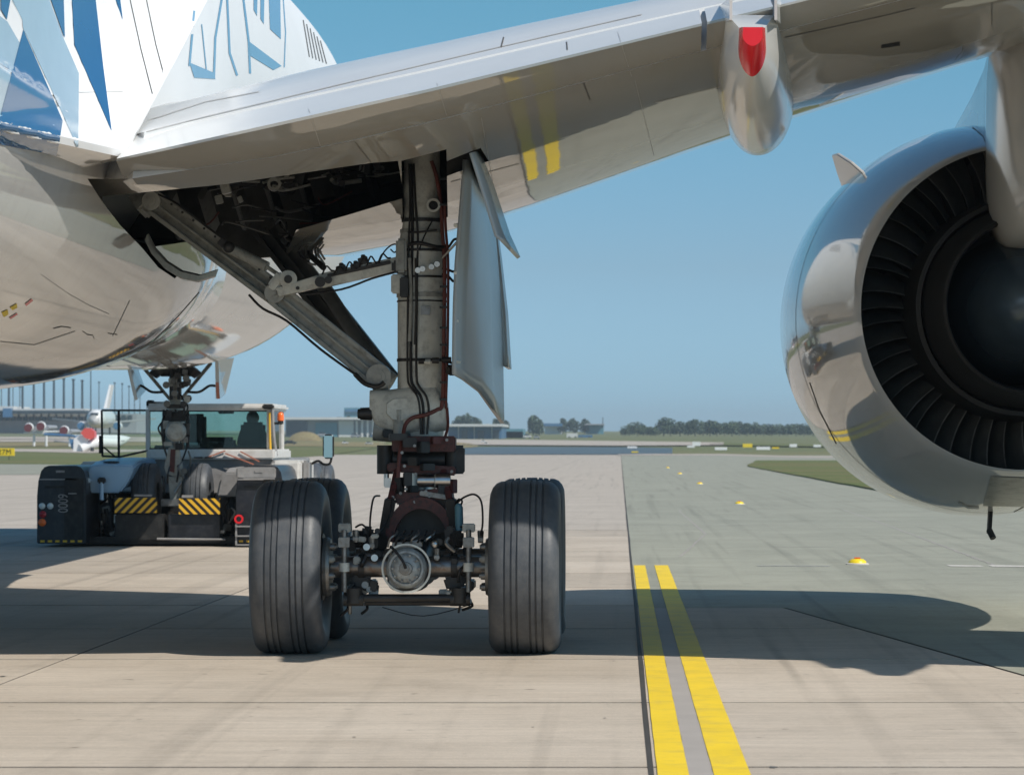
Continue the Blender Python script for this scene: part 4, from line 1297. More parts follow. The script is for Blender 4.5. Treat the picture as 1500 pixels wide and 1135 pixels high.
# forward stay, dark, behind
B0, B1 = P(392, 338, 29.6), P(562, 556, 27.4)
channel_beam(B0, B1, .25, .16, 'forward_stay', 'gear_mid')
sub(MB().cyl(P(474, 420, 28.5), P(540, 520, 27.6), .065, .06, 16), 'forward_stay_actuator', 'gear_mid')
sub(MB().cyl(P(418, 350, 29.0), P(452, 372, 28.7), .05, .05, 16).cyl(P(452, 372, 28.7), P(474, 392, 28.4), .028, .028, 12), 'unlock_actuator', 'gear_dark')
# lock links up to the leg
C0, C1, C2 = P(409, 428, 27.0), P(470, 412, 26.95), P(586, 386, 26.9)
sub(MB().bar(C0, C1, .075, .15, up=(0, 1, 0), w2=.10).cyl(P(422, 409, 26.9) , P(422, 409, 27.1), .075, None, 22), 'lock_link', 'gear_pale', bevel=.008)
sub(MB().bar(C1, C2, .12, .12, up=(0, 1, 0), w2=.115), 'lock_link', 'gear_pale', bevel=.008)
sub(MB().bar(P(480, 404, 26.88), P(572, 384, 26.83), .03, .03), 'link_rib', 'gear_dark', bevel=.004)
for (x, y, r_) in ((422, 409, .035), (469, 413, .045), (481, 410, .032), (582, 389, .03), (436, 422, .016)):
    sub(MB().cyl(P(x, y, 26.85), P(x, y, 26.78), r_, None, 16).cyl(P(x, y, 26.78), P(x, y, 26.76), r_*.5, None, 6), 'pivot_bolt', 'gear_dark')
sub(MB().bar(P(398, 424, 27.0), P(415, 402, 27.0), .10, .12), 'bracket', 'gear_pale', bevel=.02)
# upper actuator on the stay
sub(MB().cyl(P(330, 361, 27.2), P(391, 391, 27.1), .045, .045, 18).cyl(P(391, 391, 27.1), P(413, 406, 27.0), .018, .018, 10), 'lock_actuator', 'gear_grey')
sub(MB().ball(P(335, 362, 27.1), .05).bar(P(322, 352, 27.2), P(338, 366, 27.2), .07, .09), 'lock_actuator_end', 'gear_dark', bevel=.008)
# clutter of hoses, springs along the links
random.seed(31)
for q in range(6):
    x = 478 + q * 16 + random.uniform(-6, 6)
    y = 410 - (x - 478) * .235 + random.uniform(-2, 3)
    if q % 3 == 1: y += 4
    sub(MB().tube([P(x, y - 8, 26.84), P(x + 6, y - 18 - random.uniform(0, 5), 26.82), P(x + 13, y - 14, 26.84), P(x + 18, y - 11 - random.uniform(0, 3), 26.84)], .008, 6), 'hose', 'black')
for x, y in ((500, 393), (532, 381), (521, 390)):
    sub(MB().bar(P(x - 7, y + 3, 26.88), P(x + 7, y - 1, 26.88), .05, .06, up=(0, 0, 1)).cyl(P(x, y - 8, 26.88), P(x, y, 26.88), .02, None, 8), 'hose_clamp', 'gear_dark', bevel=.005)
sub(MB().tube([P(555, 385, 26.8), P(562, 370, 26.8), P(572, 360, 26.8), P(580, 358, 26.8), P(583, 363, 26.8), P(578, 370, 26.8), P(572, 365, 26.8)], .007, 6), 'hose', 'black')
sub(MB().tube([P(440, 432, 26.9), P(500, 424, 26.88), P(545, 408, 26.86), P(582, 398, 26.86)], .010, 6), 'hose', 'black')
random.seed(3)
for q in range(16):
    x = random.uniform(392, 470); y = 332 + (x - 392) * .75 + random.uniform(-14, 6)
    sub(MB().tube([P(x, y, 28.6), P(x + random.uniform(-8, 10), y + random.uniform(-12, 8), 28.5), P(x + random.uniform(0, 18), y + random.uniform(0, 14), 28.5)], .010, 6), 'hose', random.choice(['gear_dark', 'black', 'gear_dark', 'alloy']))
# bolts under the side stay
for q in range(10):
    t = q / 9.0
    p_ = A0.lerp(A1, .1 + .8*t)
    sub(MB().cyl(p_ + Vector((.07, -.08, .05)), p_ + Vector((.07, -.10, .05)), .012, None, 6), 'bolt', 'gear_dark')
sub(MB().tube([P(232, 285, 27.3), P(262, 300, 27.2), P(300, 330, 27.1), P(330, 352, 27.0)], .010, 6), 'hose', 'gear_dark')
sub(MB().tube([P(365, 432, 27), P(385, 452, 26.95), P(420, 470, 26.95), P(470, 512, 26.9), P(520, 548, 26.9)], .012, 6), 'hose', 'black')
sub(MB().bar(P(205, 283, 27.7), P(222, 305, 27.6), .20, .2), 'stay_bracket', 'gear_grey', bevel=.02)
sub(MB().bar(P(190, 270, 27.9), P(210, 292, 27.7), .08, .10), 'stay_bracket', 'gear_dark', bevel=.02)

# ---- things inside the bay
random.seed(11)
for q in range(34):
    x = random.uniform(300, 560); y0 = 288 - (x - 300) * .17
    y = y0 + random.uniform(-14, 14)
    Y_ = 27.6 + random.uniform(0, .6)
    if random.random() < .5:
        sub(MB().tube([P(x, y, Y_), P(x + random.uniform(5, 25), y + random.uniform(-9, 9), Y_ + .1), P(x + random.uniform(25, 60), y - 6 + random.uniform(-8, 8), Y_ + .1)], random.choice([.008, .012, .02]), 6), 'bay_pipe', random.choice(['gear_dark', 'gear_grey', 'alloy', 'gear_dark']))
    else:
        sub(MB().bar(P(x, y, Y_), P(x + random.uniform(6, 16), y + random.uniform(-4, 4), Y_), random.uniform(.03, .09), random.uniform(.03, .1)), 'bay_fitting', random.choice(['gear_dark', 'gear_dark', 'gear_grey']), bevel=.005)
sub(MB().revolve(P(402, 271, 27.5), (0, -1, .2), [(0, .06), (.03, .06), (.03, .035), (0, .035)], 18, closed=True), 'bay_ring', 'gear_grey')
# front edge panel of the bay and the dark rear-facing skin
sub(MB().prism([P(468, 297, 29.2), P(591, 268, 29.2), P(589, 291, 30.4), P(520, 312, 30.8), P(470, 324, 31)], (0, .03, .03)), 'bay_panel', 'gear_dark')

# ---- doors carried by the leg
def sheet(cols, th, name, m, label=None):
    """curved plate through columns of points, th metres thick"""
    n = len(cols); h = len(cols[0])
    def interp(c, t):
        f = t * (len(c) - 1); i = min(int(f), len(c) - 2); f -= i
        return Vector(c[i]).lerp(Vector(c[i+1]), f)
    H = 12
    fr = [[interp(c, j / H) for j in range(H + 1)] for c in cols]
    mb = MB(); vs = [p for c in fr for p in c]; fs = []
    for i in range(n - 1):
        for j in range(H):
            fs.append((i*(H+1)+j, i*(H+1)+j+1, (i+1)*(H+1)+j+1, (i+1)*(H+1)+j))
    mb.add(vs, fs)
    o = sub(mb, name, m, smooth=50, label=label)
    md = o.modifiers.new('thickness', 'SOLIDIFY'); md.thickness = th; md.offset = 0
    return o
sheet([[P(681, 234, 25.60), P(676, 300, 25.60), P(669, 380, 25.60), P(666, 450, 25.60), P(665, 520, 25.60), P(665, 548, 25.60)],
       [P(690, 238, 25.85), P(688, 300, 25.85), P(684, 380, 25.85), P(681, 450, 25.85), P(679, 520, 25.85), P(679, 556, 25.85)],
       [P(698, 256, 26.30), P(699, 300, 26.30), P(698, 380, 26.30), P(698, 450, 26.30), P(700, 520, 26.30), P(703, 574, 26.30)],
       [P(707, 283, 26.90), P(711, 330, 26.90), P(714, 400, 26.90), P(716, 460, 26.90), P(718, 540, 26.90), P(720, 598, 26.90)],
       [P(717, 292, 27.70), P(723, 340, 27.70), P(729, 410, 27.70), P(733, 480, 27.70), P(735, 560, 27.70), P(736, 620, 27.70)]],
      .035, 'leg_door', 'pale_grey', 'long pale grey door hanging beside the leg')
sheet([[P(719, 296, 27.75), P(728, 380, 27.75), P(735, 460, 27.75), P(738, 535, 27.75)], [P(722, 300, 28.20), P(733, 380, 28.20), P(742, 460, 28.20), P(747, 541, 28.20)]], .03, 'leg_door', 'pale_grey')
sheet([[P(690, 224, 24.40), P(706, 275, 24.40), P(727, 345, 24.40), P(736, 352, 24.40)], [P(701, 222, 25.40), P(722, 275, 25.40), P(745, 345, 25.40), P(760, 378, 25.40)]], .03, 'hinged_door', 'pale_grey', 'narrow pale grey flap door leaning outward')
for y in (330, 400, 470, 530):
    sub(MB().bar(P(667, y, 25.6), P(680, y + 2, 25.9), .03, .03), 'door_stiffener', 'gear_pale', bevel=.004)
ribbon(bvh_of([o for o in mlg.children if o.name.startswith('leg_door')]), [[(676, 300), (672, 380), (669, 540)]], 'door_seam', 'seam', mlg, 1.0, jump=2)

# ---- belly bay door: narrow curved strip under the opening
st = MB(); rows = []
for (x, y, Y_) in ((212, 352, 27.4), (222, 372, 27.6), (240, 392, 27.9), (262, 406, 28.3), (288, 412, 28.8), (314, 404, 29.4)):
    rows.append([P(x, y, Y_), P(x + 3, y - 8, Y_ + .02), P(x + 6, y - 10, Y_ + .3), P(x + 2, y + 2, Y_ + .3)])
bd = MB().loft(rows).build('bay_door_edge', 'gear_grey', air, smooth=40)

# ================================================================== nose gear
NY = 54.0
def N(px, py, Y=NY): return P(px, py, Y)
ng = MB().cyl(N(257, 505), N(257, 590), .105, .105, 24).cyl(N(257, 590), N(258, 640), .14, .15, 24).cyl(N(257, 640), N(256, 742), .075, .075, 20)
nlg = ng.build('nose_landing_gear', 'gear_grey', air, smooth=35)
def nsub(mb, name, m, bevel=0.0, label=None):
    o = mb.build(name, m, nlg, 35, bevel)
    if label: o['label'] = label
    return o
nsub(MB().cyl(N(251, 532, 53.8), N(251, 585, 53.8), .028, None, 12).cyl(N(262, 532, 53.8), N(262, 585, 53.8), .028, None, 12), 'steering_pipe', 'gear_dark')
nsub(MB().cyl(N(236, 542, 53.9), N(282, 542, 53.9), .11, .11, 20), 'trunnion', 'gear_dark')
for s in (-1, 1):
    nsub(MB().bar(N(257 + s*8, 585, 53.9), N(257 + s*52, 532, 54.3), .05, .06, w2=.06, h2=.07), 'drag_brace', 'gear_grey', .008)
    nsub(MB().cyl(N(257 + s*28, 538, 53.9), N(257 + s*20, 548, 53.9), .16, .12, 20), 'trunnion_housing', 'gear_dark')
    nsub(MB().tube([N(257 + s*18, 574, 53.9), N(257 + s*35, 574, 53.9), N(257 + s*50, 565, 54), N(257 + s*62, 566, 54)], .022, 8), 'door_rod', 'gear_dark')
    nsub(MB().cyl(N(257 + s*16, 620, 53.6), N(257 + s*16, 636, 53.6), .07, .06, 16), 'landing_lamp', 'gear_dark')
    nsub(MB().tube([N(257 + s*12, 600, 53.7), N(257 + s*20, 620, 53.6), N(257 + s*18, 650, 53.6), N(257 + s*8, 680, 53.7)], .016, 7), 'hose', 'black')
nsub(MB().bar(N(242, 610, 53.75), N(273, 610, 53.75), .25, .16, up=(0, 0, 1)), 'steering_unit', 'gear_dark', .02)
nsub(MB().bar(N(240, 600, 53.8), N(240, 650, 53.8), .05, .07).bar(N(275, 600, 53.8), N(275, 655, 53.8), .05, .07), 'bracket', 'gear_dark', .01)
nsub(MB().revolve(N(257, 632, 53.6), (0, -1, 0), [(-.1, .15), (0, .15), (.04, .12), (.06, .001)], 24), 'steering_cover', 'gear_grey')
for x, y, w, h in ((248, 606, 8, 10), (265, 606, 8, 10), (257, 595, 26, 6), (243, 622, 8, 12), (270, 644, 10, 8), (246, 650, 12, 6), (262, 654, 10, 10), (250, 560, 6, 12)):
    nsub(MB().bar(N(x, y - h/2, 53.55), N(x, y + h/2, 53.55), w/87, .06), 'fitting', random.choice(['gear_dark', 'gear_grey', 'alloy', 'black']), .006)
nsub(MB().prism([N(247, 655, 53.6), N(262, 655, 53.6), N(268, 690, 53.6), N(262, 700, 53.6), N(244, 694, 53.6), N(240, 684, 53.6)], (0, .10, 0)), 'torque_link', 'gear_grey', .01)
nsub(MB().prism([N(250, 658, 53.57), N(257, 658, 53.57), N(255, 692, 53.57), N(248, 690, 53.57)], (0, .03, 0)), 'torque_link_hollow', 'redgrease')
nsub(MB().prism([N(246, 698, 53.65), N(268, 698, 53.65), N(262, 742, 53.65), N(250, 742, 53.65)], (0, .10, 0)), 'torque_link', 'gear_grey', .01)
nsub(MB().cyl(N(256, 722, 53.6), N(266, 706, 53.6), .02, None, 8), 'tow_pin_lever', 'steel')
nsub(MB().bar(N(236, 736, 53.5), N(276, 736, 53.5), .10, .12, up=(0, 0, 1)), 'axle_fitting', 'alloy', .01)
for s, x in ((-1, 215), (1, 291)):
    o = MB().revolve(N(x, 723, 54.0), (1, 0, 0), [(-.19, .20), (-.215, .36), (-.19, .47), (-.15, .505), (-.09, .515), (-.085, .50), (-.075, .50), (-.07, .515), (-.02, .52), (-.015, .505), (.015, .505), (.02, .52), (.07, .515), (.075, .50), (.085, .50), (.09, .515), (.15, .505), (.19, .47), (.215, .36), (.19, .20)], 56, closed=True).build('tyre', 'tyre', nlg, 35)
# doors
ld = MB().loft([[N(184, 529, 53.2), N(188, 530, 53.2), N(202, 585, 53.2), N(197, 587, 53.2)], [N(196, 529, 54.6), N(199, 530, 54.6), N(214, 572, 54.6), N(209, 576, 54.6)]])
nsub(ld, 'nose_gear_door', 'fairing')
rd = MB().loft([[N(315, 527, 53.2), N(320, 527, 53.2), N(322, 584, 53.2), N(316, 584, 53.2)], [N(338, 524, 54.6), N(343, 524, 54.6), N(330, 578, 54.6), N(325, 580, 54.6)]])
nsub(rd, 'nose_gear_door', 'fairing')
nsub(MB().bar(N(318, 560, 53.1), N(320, 584, 53.1), .05, .03), 'door_edge', 'tugred_dull')
# ---- more on the nose gear: lamps, valve blocks, linkages
random.seed(77)
for q in range(34):
    px = 257 + random.uniform(-20, 20); py = random.uniform(540, 700); Y_ = random.uniform(53.4, 53.8)
    kd = random.random()
    if kd < .4: nsub(MB().bar(N(px - 4, py, Y_), N(px + 4, py + random.uniform(-2, 2), Y_), .07, random.uniform(.05, .14), up=(0, 0, 1)), 'fitting', random.choice(['gear_dark', 'gear_grey', 'gear_mid', 'alloy']), .008)
    elif kd < .75: nsub(MB().tube([N(px, py, Y_), N(px + random.uniform(-6, 6), py + 10, Y_ - .1), N(px + random.uniform(-5, 5), py + 24, Y_)], .016, 6), 'hose', random.choice(['black', 'gear_dark', 'gear_mid']))
    else: nsub(MB().cyl(N(px, py, Y_), N(px, py, Y_ - .1), .06, .05, 14), 'connector', random.choice(['gear_dark', 'alloy', 'gear_mid']))
nsub(MB().revolve(N(257, 632, 53.35), (0, -1, 0), [(-.1, .17), (0, .17), (.05, .13), (.07, .001)], 24), 'steering_cover', 'gear_grey')
# ---- ribs, bundles and lit fittings in the wheel bay
random.seed(78)
for q in range(7):
    x = 250 + q * 48
    yb_ = 292 - (x - 250) * .15
    sub(MB().bar(P(x, yb_ - 4, 28.0), P(x + 16, yb_ + 50, 29.6), .05, .14, up=(0, 1, 0)), 'bay_rib', 'bay', bevel=.008)
for q in range(12):
    x = random.uniform(230, 470); y = random.uniform(290, 330)
    sub(MB().tube([P(x, y, 28.2), P(x + random.uniform(10, 40), y + random.uniform(-6, 14), 28.3), P(x + random.uniform(40, 80), y + random.uniform(-10, 14), 28.4)], random.choice([.008, .014]), 6), 'bay_cable', random.choice(['gear_mid', 'gear_dark', 'gear_mid', 'redhose']))
# strap clips along the main leg harness and small placards
for y in (262, 300, 420, 450, 480, 505, 560, 585):
    sub(MB().bar(G(644, y, 26.76), G(655, y, 26.76), .03, .018, up=(0, 0, 1)), 'harness_clip', 'gear_dark', bevel=.003)
sub(MB().bar(G(616, 455, 26.775), G(630, 455, 26.775), .01, .07, up=(0, 0, 1)), 'placard', 'alloy')
sub(MB().revolve(top, (0, 0, 1), [(3.55, .160), (3.55, .172), (3.58, .172), (3.58, .160)], 36), 'collar', 'gear_dark')
# fastener rows and stiffener edges on the doors
T_d = bvh_of([o for o in mlg.children if o.name.startswith(('leg_door', 'hinged_door'))])
for y0, y1, xa, xb in ((330, 336, 676, 712), (400, 404, 674, 728), (470, 473, 672, 732), (530, 540, 672, 734), (575, 590, 700, 734)):
    ribbon(T_d, [[(xa, y0), (xb, y1)]], 'door_seam', 'seam_light', mlg, 0.8, jump=2)
ribbon(T_d, [[(700, 270), (699, 380), (703, 560)]], 'door_seam', 'seam_light', mlg, 0.8, jump=2)
for q in range(16):
    l, n_ = hit(T_d, 706 + q * .3, 300 + q * 17)
    if l is not None:
        sub(MB().cyl(l, l + n_ * .006, .012, None, 8), 'fastener', 'gear_mid')
# ================================================================== towing tractor
tug = empty('aircraft_tug', (-7.4, 56.0, 0)); tug['world_kids'] = 1
tag(tug, 'low black and white towbarless tractor holding the nose wheels, with yellow and black hazard panels', 'aircraft tug')
def tp(mb, name, m, bevel=0.0, label=None, parent=None, smooth=35):
    o = mb.build(name, m, parent or tug, smooth, bevel)
    if label: o['label'] = label
    return o
def box2(px0, py0, px1, py1, Ya, Yb, mb=None):
    """upright box seen between two picture corners on its near face Ya, reaching back to Yb"""
    a = P(px0, py1, Ya); b = P(px1, py0, Ya)
    return (mb or MB()).box((a.x, Ya, a.z), (b.x, Yb, b.z))
def module(x0, x1, shade, side):
    rows = []
    for Y_, ins in ((52.6, 0), (55.3, 0)):
        pts = []
        for px, py in ((x0, 796), (x0, 727), (x0 + 2, 704), (x0 + 6, 690), (x0 + 11, 684), (x0 + 17, 682), (x1 - 14, 682), (x1 - 8, 684), (x1 - 3, 691), (x1, 704), (x1, 796)):
            q = P(px, py, 52.6); pts.append((q.x, Y_, q.z))
        rows.append(pts)
    m = tp(MB().loft(rows), 'lift_arm_housing', 'tugblack', .015)
    tp(box2(x0 + 3, 701, x1 - 14, 703, 52.585, 52.61), 'trim_strip', 'tuggrey', 0, None, m)
    tp(box2(x0 + 12, 711, x0 + 40, 714.5, 52.58, 52.61), 'grille', 'tugdark', 0, None, m)
    tp(box2(x0 + 46, 722, x0 + 58, 723.5, 52.58, 52.62), 'handle', 'tuggrey', 0, None, m)
    tp(box2(x0 + 40, 700, x0 + 68, 790, 52.585, 52.62), 'hatch', 'tugdark', .01, None, m)
    tp(box2(x0 + 28, 689, x0 + 40, 692, 52.56, 52.62), 'plate', 'tuggrey', 0, None, m)
    for q in range(6):
        tp(box2(x0 + 5 + q*11, 791, x0 + 11 + q*11, 794, 52.58, 52.61), 'reflector', 'hazyellow', 0, None, m)
    for (px, py, r_, mt, nm) in ((x0 + 8, 741, 4.6, 'clearlens', 'reversing_light'), (x0 + 20, 741, 4.6, 'clearlens', 'reversing_light'), (x0 + 9, 753, 5.2, 'redlens', 'tail_light'), (x0 + 8, 765, 5.6, 'orange', 'indicator_light')):
        if side > 0: px = x1 - (px - x0)
        c = P(px, py, 52.6)
        tp(MB().revolve(c, (0, -1, 0), [(0, r_/89.4), (.03, r_/89.4), (.05, r_*.6/89.4), (.055, .001)], 20), nm, mt, 0, None, m)
    return m
mL = module(54, 126, 'tugblack', -1)
mR = module(345, 414, 'tugblack', 1)
tp(box2(346, 684, 404, 701, 52.57, 52.62), 'pale_cover', 'tuggrey', .02, None, mR)
# number plate writing, standing on end
fc = bpy.data.curves.new('plate_number', 'FONT'); fc.body = '0009'; fc.size = .155; fc.extrude = .003; fc.align_x = 'CENTER'; fc.align_y = 'CENTER'
fo = bpy.data.objects.new('plate_number', fc); COL.objects.link(fo)
fo.location = P(93, 737, 52.575) ; fo.rotation_euler = (math.pi/2, -math.pi/2, 0)
fo.data.materials.append(M['tuggrey'])
bpy.context.view_layer.update()
fme = bpy.data.meshes.new_from_object(fo.evaluated_get(bpy.context.evaluated_depsgraph_get()))
fob = bpy.data.objects.new('plate_number', fme); COL.objects.link(fob); fob.matrix_world = fo.matrix_world.copy(); fob.parent = mL
fob.scale = (1.0, 1.5, 1)
bpy.data.objects.remove(fo)
tp(box2(89.5, 724, 97.5, 750.5, 52.579, 52.60), 'number_board', 'tugdark', 0, None, mL)
# pale corner by the module
tp(box2(122, 700, 131, 707, 52.8, 53.0), 'marker_lamp', 'paleblue', .01)
# left fender: broad pale blue hood sloping inward
rows = []
for Y_, lift in ((53.0, 0), (53.6, 6), (54.6, 9), (56.5, 9)):
    rows.append([(P(px, py, 53).x, Y_, P(px, py - lift, 53).z) for px, py in ((131, 722), (127, 690), (133, 682), (150, 680), (190, 681), (197, 684), (188, 705), (176, 722))])
tp(MB().loft(rows), 'left_fender', 'tugblue', .03)
tp(MB().revolve(P(163, 690, 53.3), (0, 0, 1), [(-.05, .19), (.08, .18), (.16, .13), (.18, .001)], 28), 'filler_dome', 'tugblack')
tp(MB().cyl(P(149, 705, 52.9), P(149, 732, 52.9), .035, None, 12), 'post', 'tugblue')
tp(MB().bar(P(149, 699, 52.9), P(149, 708, 52.9), .13, .10), 'post_head', 'tugdark', .02)
rows = []
for Y_, lift in ((53.4, 0), (54.0, 6), (56.5, 8)):
    rows.append([(P(px, py, 53).x, Y_, P(px, py - lift, 53).z) for px, py in ((312, 728), (318, 700), (326, 692), (356, 692), (362, 700), (362, 728))])
tp(MB().loft(rows), 'right_fender', 'tuggrey', .03)
# frame behind, low and dark
tp(box2(130, 722, 345, 790, 54.9, 60.5), 'chassis', 'tugdark', .03)
tp(box2(168, 753, 240, 792, 52.9, 53.3), 'cradle_plate', 'tugdark', .02)
tp(box2(246, 753, 322, 794, 52.9, 53.3), 'cradle_plate', 'tugblack', .02)
tp(box2(128, 786, 345, 797, 53.0, 56.0), 'skid_beam', 'tugdark', .02)
tp(MB().cyl(P(230, 789, 52.8), P(330, 790, 52.8), .018, None, 8), 'cradle_rod', 'tuggrey')
ch = box2(168, 729, 229, 751, 52.80, 52.9)
o = tp(ch, 'hazard_panel', 'chev1')
o = tp(box2(262, 730, 322, 753, 52.80, 52.9), 'hazard_panel', 'chev2')
tp(box2(196, 724, 222, 727, 52.78, 52.85), 'panel_cap', 'tuggrey', .005)
tp(box2(266, 725, 282, 729, 52.78, 52.85), 'panel_cap', 'tuggrey', .005)
random.seed(5)
for q in range(46):
    left = q % 2 == 0
    px = random.uniform(130, 170) if left else random.uniform(318, 348)
    py = random.uniform(712, 786)
    Y_ = random.uniform(53.0, 54.2)
    kd = random.random()
    if kd < .4:
        tp(MB().tube([P(px, py, Y_), P(px + random.uniform(-6, 8), py + random.uniform(6, 16), Y_ - .1), P(px + random.uniform(-8, 8), py + random.uniform(14, 28), Y_)], .018, 6), 'hydraulic_hose', random.choice(['black', 'gear_dark', 'tuggrey']))
    elif kd < .75:
        tp(MB().bar(P(px - 4, py, Y_), P(px + random.uniform(3, 8), py + random.uniform(-4, 4), Y_), .08, random.uniform(.04, .12), up=(0, 0, 1)), 'hydraulic_fitting', random.choice(['gear_dark', 'tugdark', 'alloy', 'gear_grey']), .01)
    else:
        tp(MB().cyl(P(px, py, Y_), P(px + random.uniform(-3, 3), py + random.uniform(10, 20), Y_), .04, None, 12), 'hydraulic_ram', random.choice(['gear_dark', 'steel', 'tugdark']))
# steps and red ring at the right
for py in (770, 784, 797):
    tp(box2(346, py, 368, py + 1.8, 52.45, 52.6), 'step_rung', 'tuggrey')
tp(MB().bar(P(368, 766, 52.5), P(368, 799, 52.5), .03, .03).bar(P(346, 766, 52.5), P(346, 799, 52.5), .03, .03), 'step_side', 'tuggrey')
tp(MB().revolve(P(350, 760, 52.5), (0, -1, 0), [(0, .075), (.03, .075), (.03, .045), (0, .045)], 20, closed=True), 'red_ring', 'red')
tp(box2(356, 700, 402, 702, 52.5, 52.56), 'hand_rail', 'tuggrey')
# wheels of the tug
for x in (-9.0, -5.75):
    for y in (58.8, 61.2):
        o = bpy.data.objects.new('wheel', tm); COL.objects.link(o); o.parent = tug
        o.matrix_parent_inverse = Matrix.Translation(-Vector(tug.location))
        o.location = (x, y, .66); o.scale = (1, .95, .95)
for px in (152, 333):
    o = bpy.data.objects.new('wheel', tm); COL.objects.link(o); o.parent = tug
    o.matrix_parent_inverse = Matrix.Translation(-Vector(tug.location))
    o.location = (P(px, 0, 54.3).x, 54.3, .44); o.scale = (.7, .62, .62)
# main body: white deck, grey apron under it
tp(box2(216, 672, 402, 740, 55.6, 62.0), 'engine_bay_panel', 'tuggrey', .02)
tp(box2(214, 658, 402, 673, 55.5, 58.3), 'deck', 'tugwhite', .03)
tp(box2(118, 676, 216, 720, 56.9, 59.0), 'side_deck', 'tugwhite', .03)
tp(box2(398, 674, 440, 722, 55.0, 56.6), 'side_deck', 'tugwhite', .05)
tp(box2(441, 674, 452, 708, 55.3, 56.0), 'roll_cover', 'tuggrey', .04)
tp(box2(453, 674, 456, 706, 56.0, 56.4), 'side_board', 'tugwhite', .01)
for a_, b_ in (((330, 664), (372, 680)), ((352, 661), (380, 676)), ((300, 671), (330, 660))):
    tp(MB().bar(P(a_[0], a_[1], 55.47), P(b_[0], b_[1], 55.47), .012, .022, up=(0, 0, 1)), 'red_stripe', 'tugred_dull')
for px in (284, 300):
    tp(box2(px, 669, px + 12, 671, 55.44, 55.5), 'deck_handle', 'tugdark')
for q in range(9):
    tp(box2(268 + q*4.2, 690, 270 + q*4.2, 724, 55.56, 55.62), 'panel_rib', 'gear_grey')
# ---- cab
cabm = MB()
box2(214, 591, 402, 601, 55.9, 58.3, cabm)
cab = tp(cabm, 'cab_roof', 'tugwhite', .04)
tp(box2(222, 588, 244, 592, 56.2, 57.4), 'roof_bulge', 'tugwhite', .03, None, cab)
tp(box2(214, 586, 224, 596, 56.0, 56.3), 'work_lamp', 'tugdark', .02, None, cab)
tp(box2(384, 592, 400, 599, 55.75, 55.95), 'work_lamp', 'tugdark', .02, None, cab)
for (xa, xb, mt) in ((214, 220, 'tugwhite'), (391, 397, 'tugwhite')):
    for ya in (55.95, 58.1):
        k_ = F / 56.0
        x0 = (xa - 908) / k_; x1 = (xb - 908) / k_
        tp(MB().box((x0, ya, 1.58), (x1, ya + .10, 2.30)), 'cab_pillar', mt, .01)
tp(MB().tube([P(399, 600, 55.9), P(401, 640, 55.9), P(405, 668, 55.9)], .03, 8), 'grab_rail', 'tuggrey')
tp(MB().tube([P(395, 604, 55.9), P(396, 655, 55.9), P(399, 668, 55.9)], .02, 8), 'grab_rail', 'hazyellow')
xg0, xg1 = (220 - 908) / (F/56), (391 - 908) / (F/56)
tp(MB().box((xg0, 55.98, 1.60), (xg1, 55.99, 2.28)), 'rear_window', 'glass')
tp(MB().box((xg0, 58.14, 1.60), (xg1, 58.15, 2.28)), 'windscreen', 'glass')
tp(MB().box((xg1 + .02, 56.06, 1.60), (xg1 + .03, 58.1, 2.28)), 'side_window', 'glass')
tp(MB().box((xg0 - .03, 55.96, 2.25), (xg1 + .03, 56.0, 2.30)).box((xg0 - .03, 55.96, 1.58), (xg1 + .03, 56.0, 1.62)), 'window_frame', 'tugdark')
# open door at the left, hinged on the cab corner
dr = MB()
def quad_frame(mb, pts, w):
    for a_, b_ in zip(pts, pts[1:] + pts[:1]):
        mb.bar(a_, b_, w, w)
dp = [P(149, 601, 55.6), P(217, 601, 56.0), P(216, 660, 56.0), P(176, 669, 55.8), P(150, 668, 55.6)]
quad_frame(dr, dp, .035)
dr.bar(P(174, 601, 55.75), P(174, 668, 55.75), .04, .035)
dr.bar(P(147, 638, 55.55), P(147, 664, 55.55), .045, .05)
dr.bar(P(152, 655, 55.6), P(168, 668, 55.7), .025, .03)
door = tp(dr, 'cab_door', 'tugdark', label='black framed glass cab door standing open')
gl = MB(); gl.add([dp[0], dp[1], dp[2], dp[3], dp[4]], [(0, 1, 2, 3, 4)]); tp(gl, 'door_glass', 'glass', 0, None, door)
# beacon and mirror
bc = tp(MB().revolve(P(411, 616, 55.9), (0, 0, 1), [(0, .06), (.02, .058), (.09, .058), (.13, .045), (.145, .025), (.145, .001)], 20), 'beacon', 'orange')
tp(MB().bar(P(400, 620, 55.9), P(413, 620, 55.9), .03, .04, up=(0, 0, 1)).cyl(P(411, 621, 55.9), P(411, 616, 55.9), .05, None, 12), 'beacon_bracket', 'tugdark', 0, None, bc)
tp(MB().tube([P(455, 680, 55.9), P(466, 675, 55.7), P(474, 680, 55.6), P(483, 679, 55.5), P(486, 668, 55.5)], .022, 8), 'mirror_arm', 'tugdark')
mr = tp(MB().box((P(472.5, 0, 55.4).x, 55.4, P(0, 672, 55.4).z), (P(489, 0, 55.4).x, 55.5, P(0, 636, 55.4).z)), 'mirror', 'tugdark', .04)
tp(MB().box((P(474.5, 0, 55.4).x, 55.385, P(0, 670, 55.4).z), (P(487, 0, 55.4).x, 55.395, P(0, 638, 55.4).z)), 'mirror_glass', 'mirror', .002, None, mr)
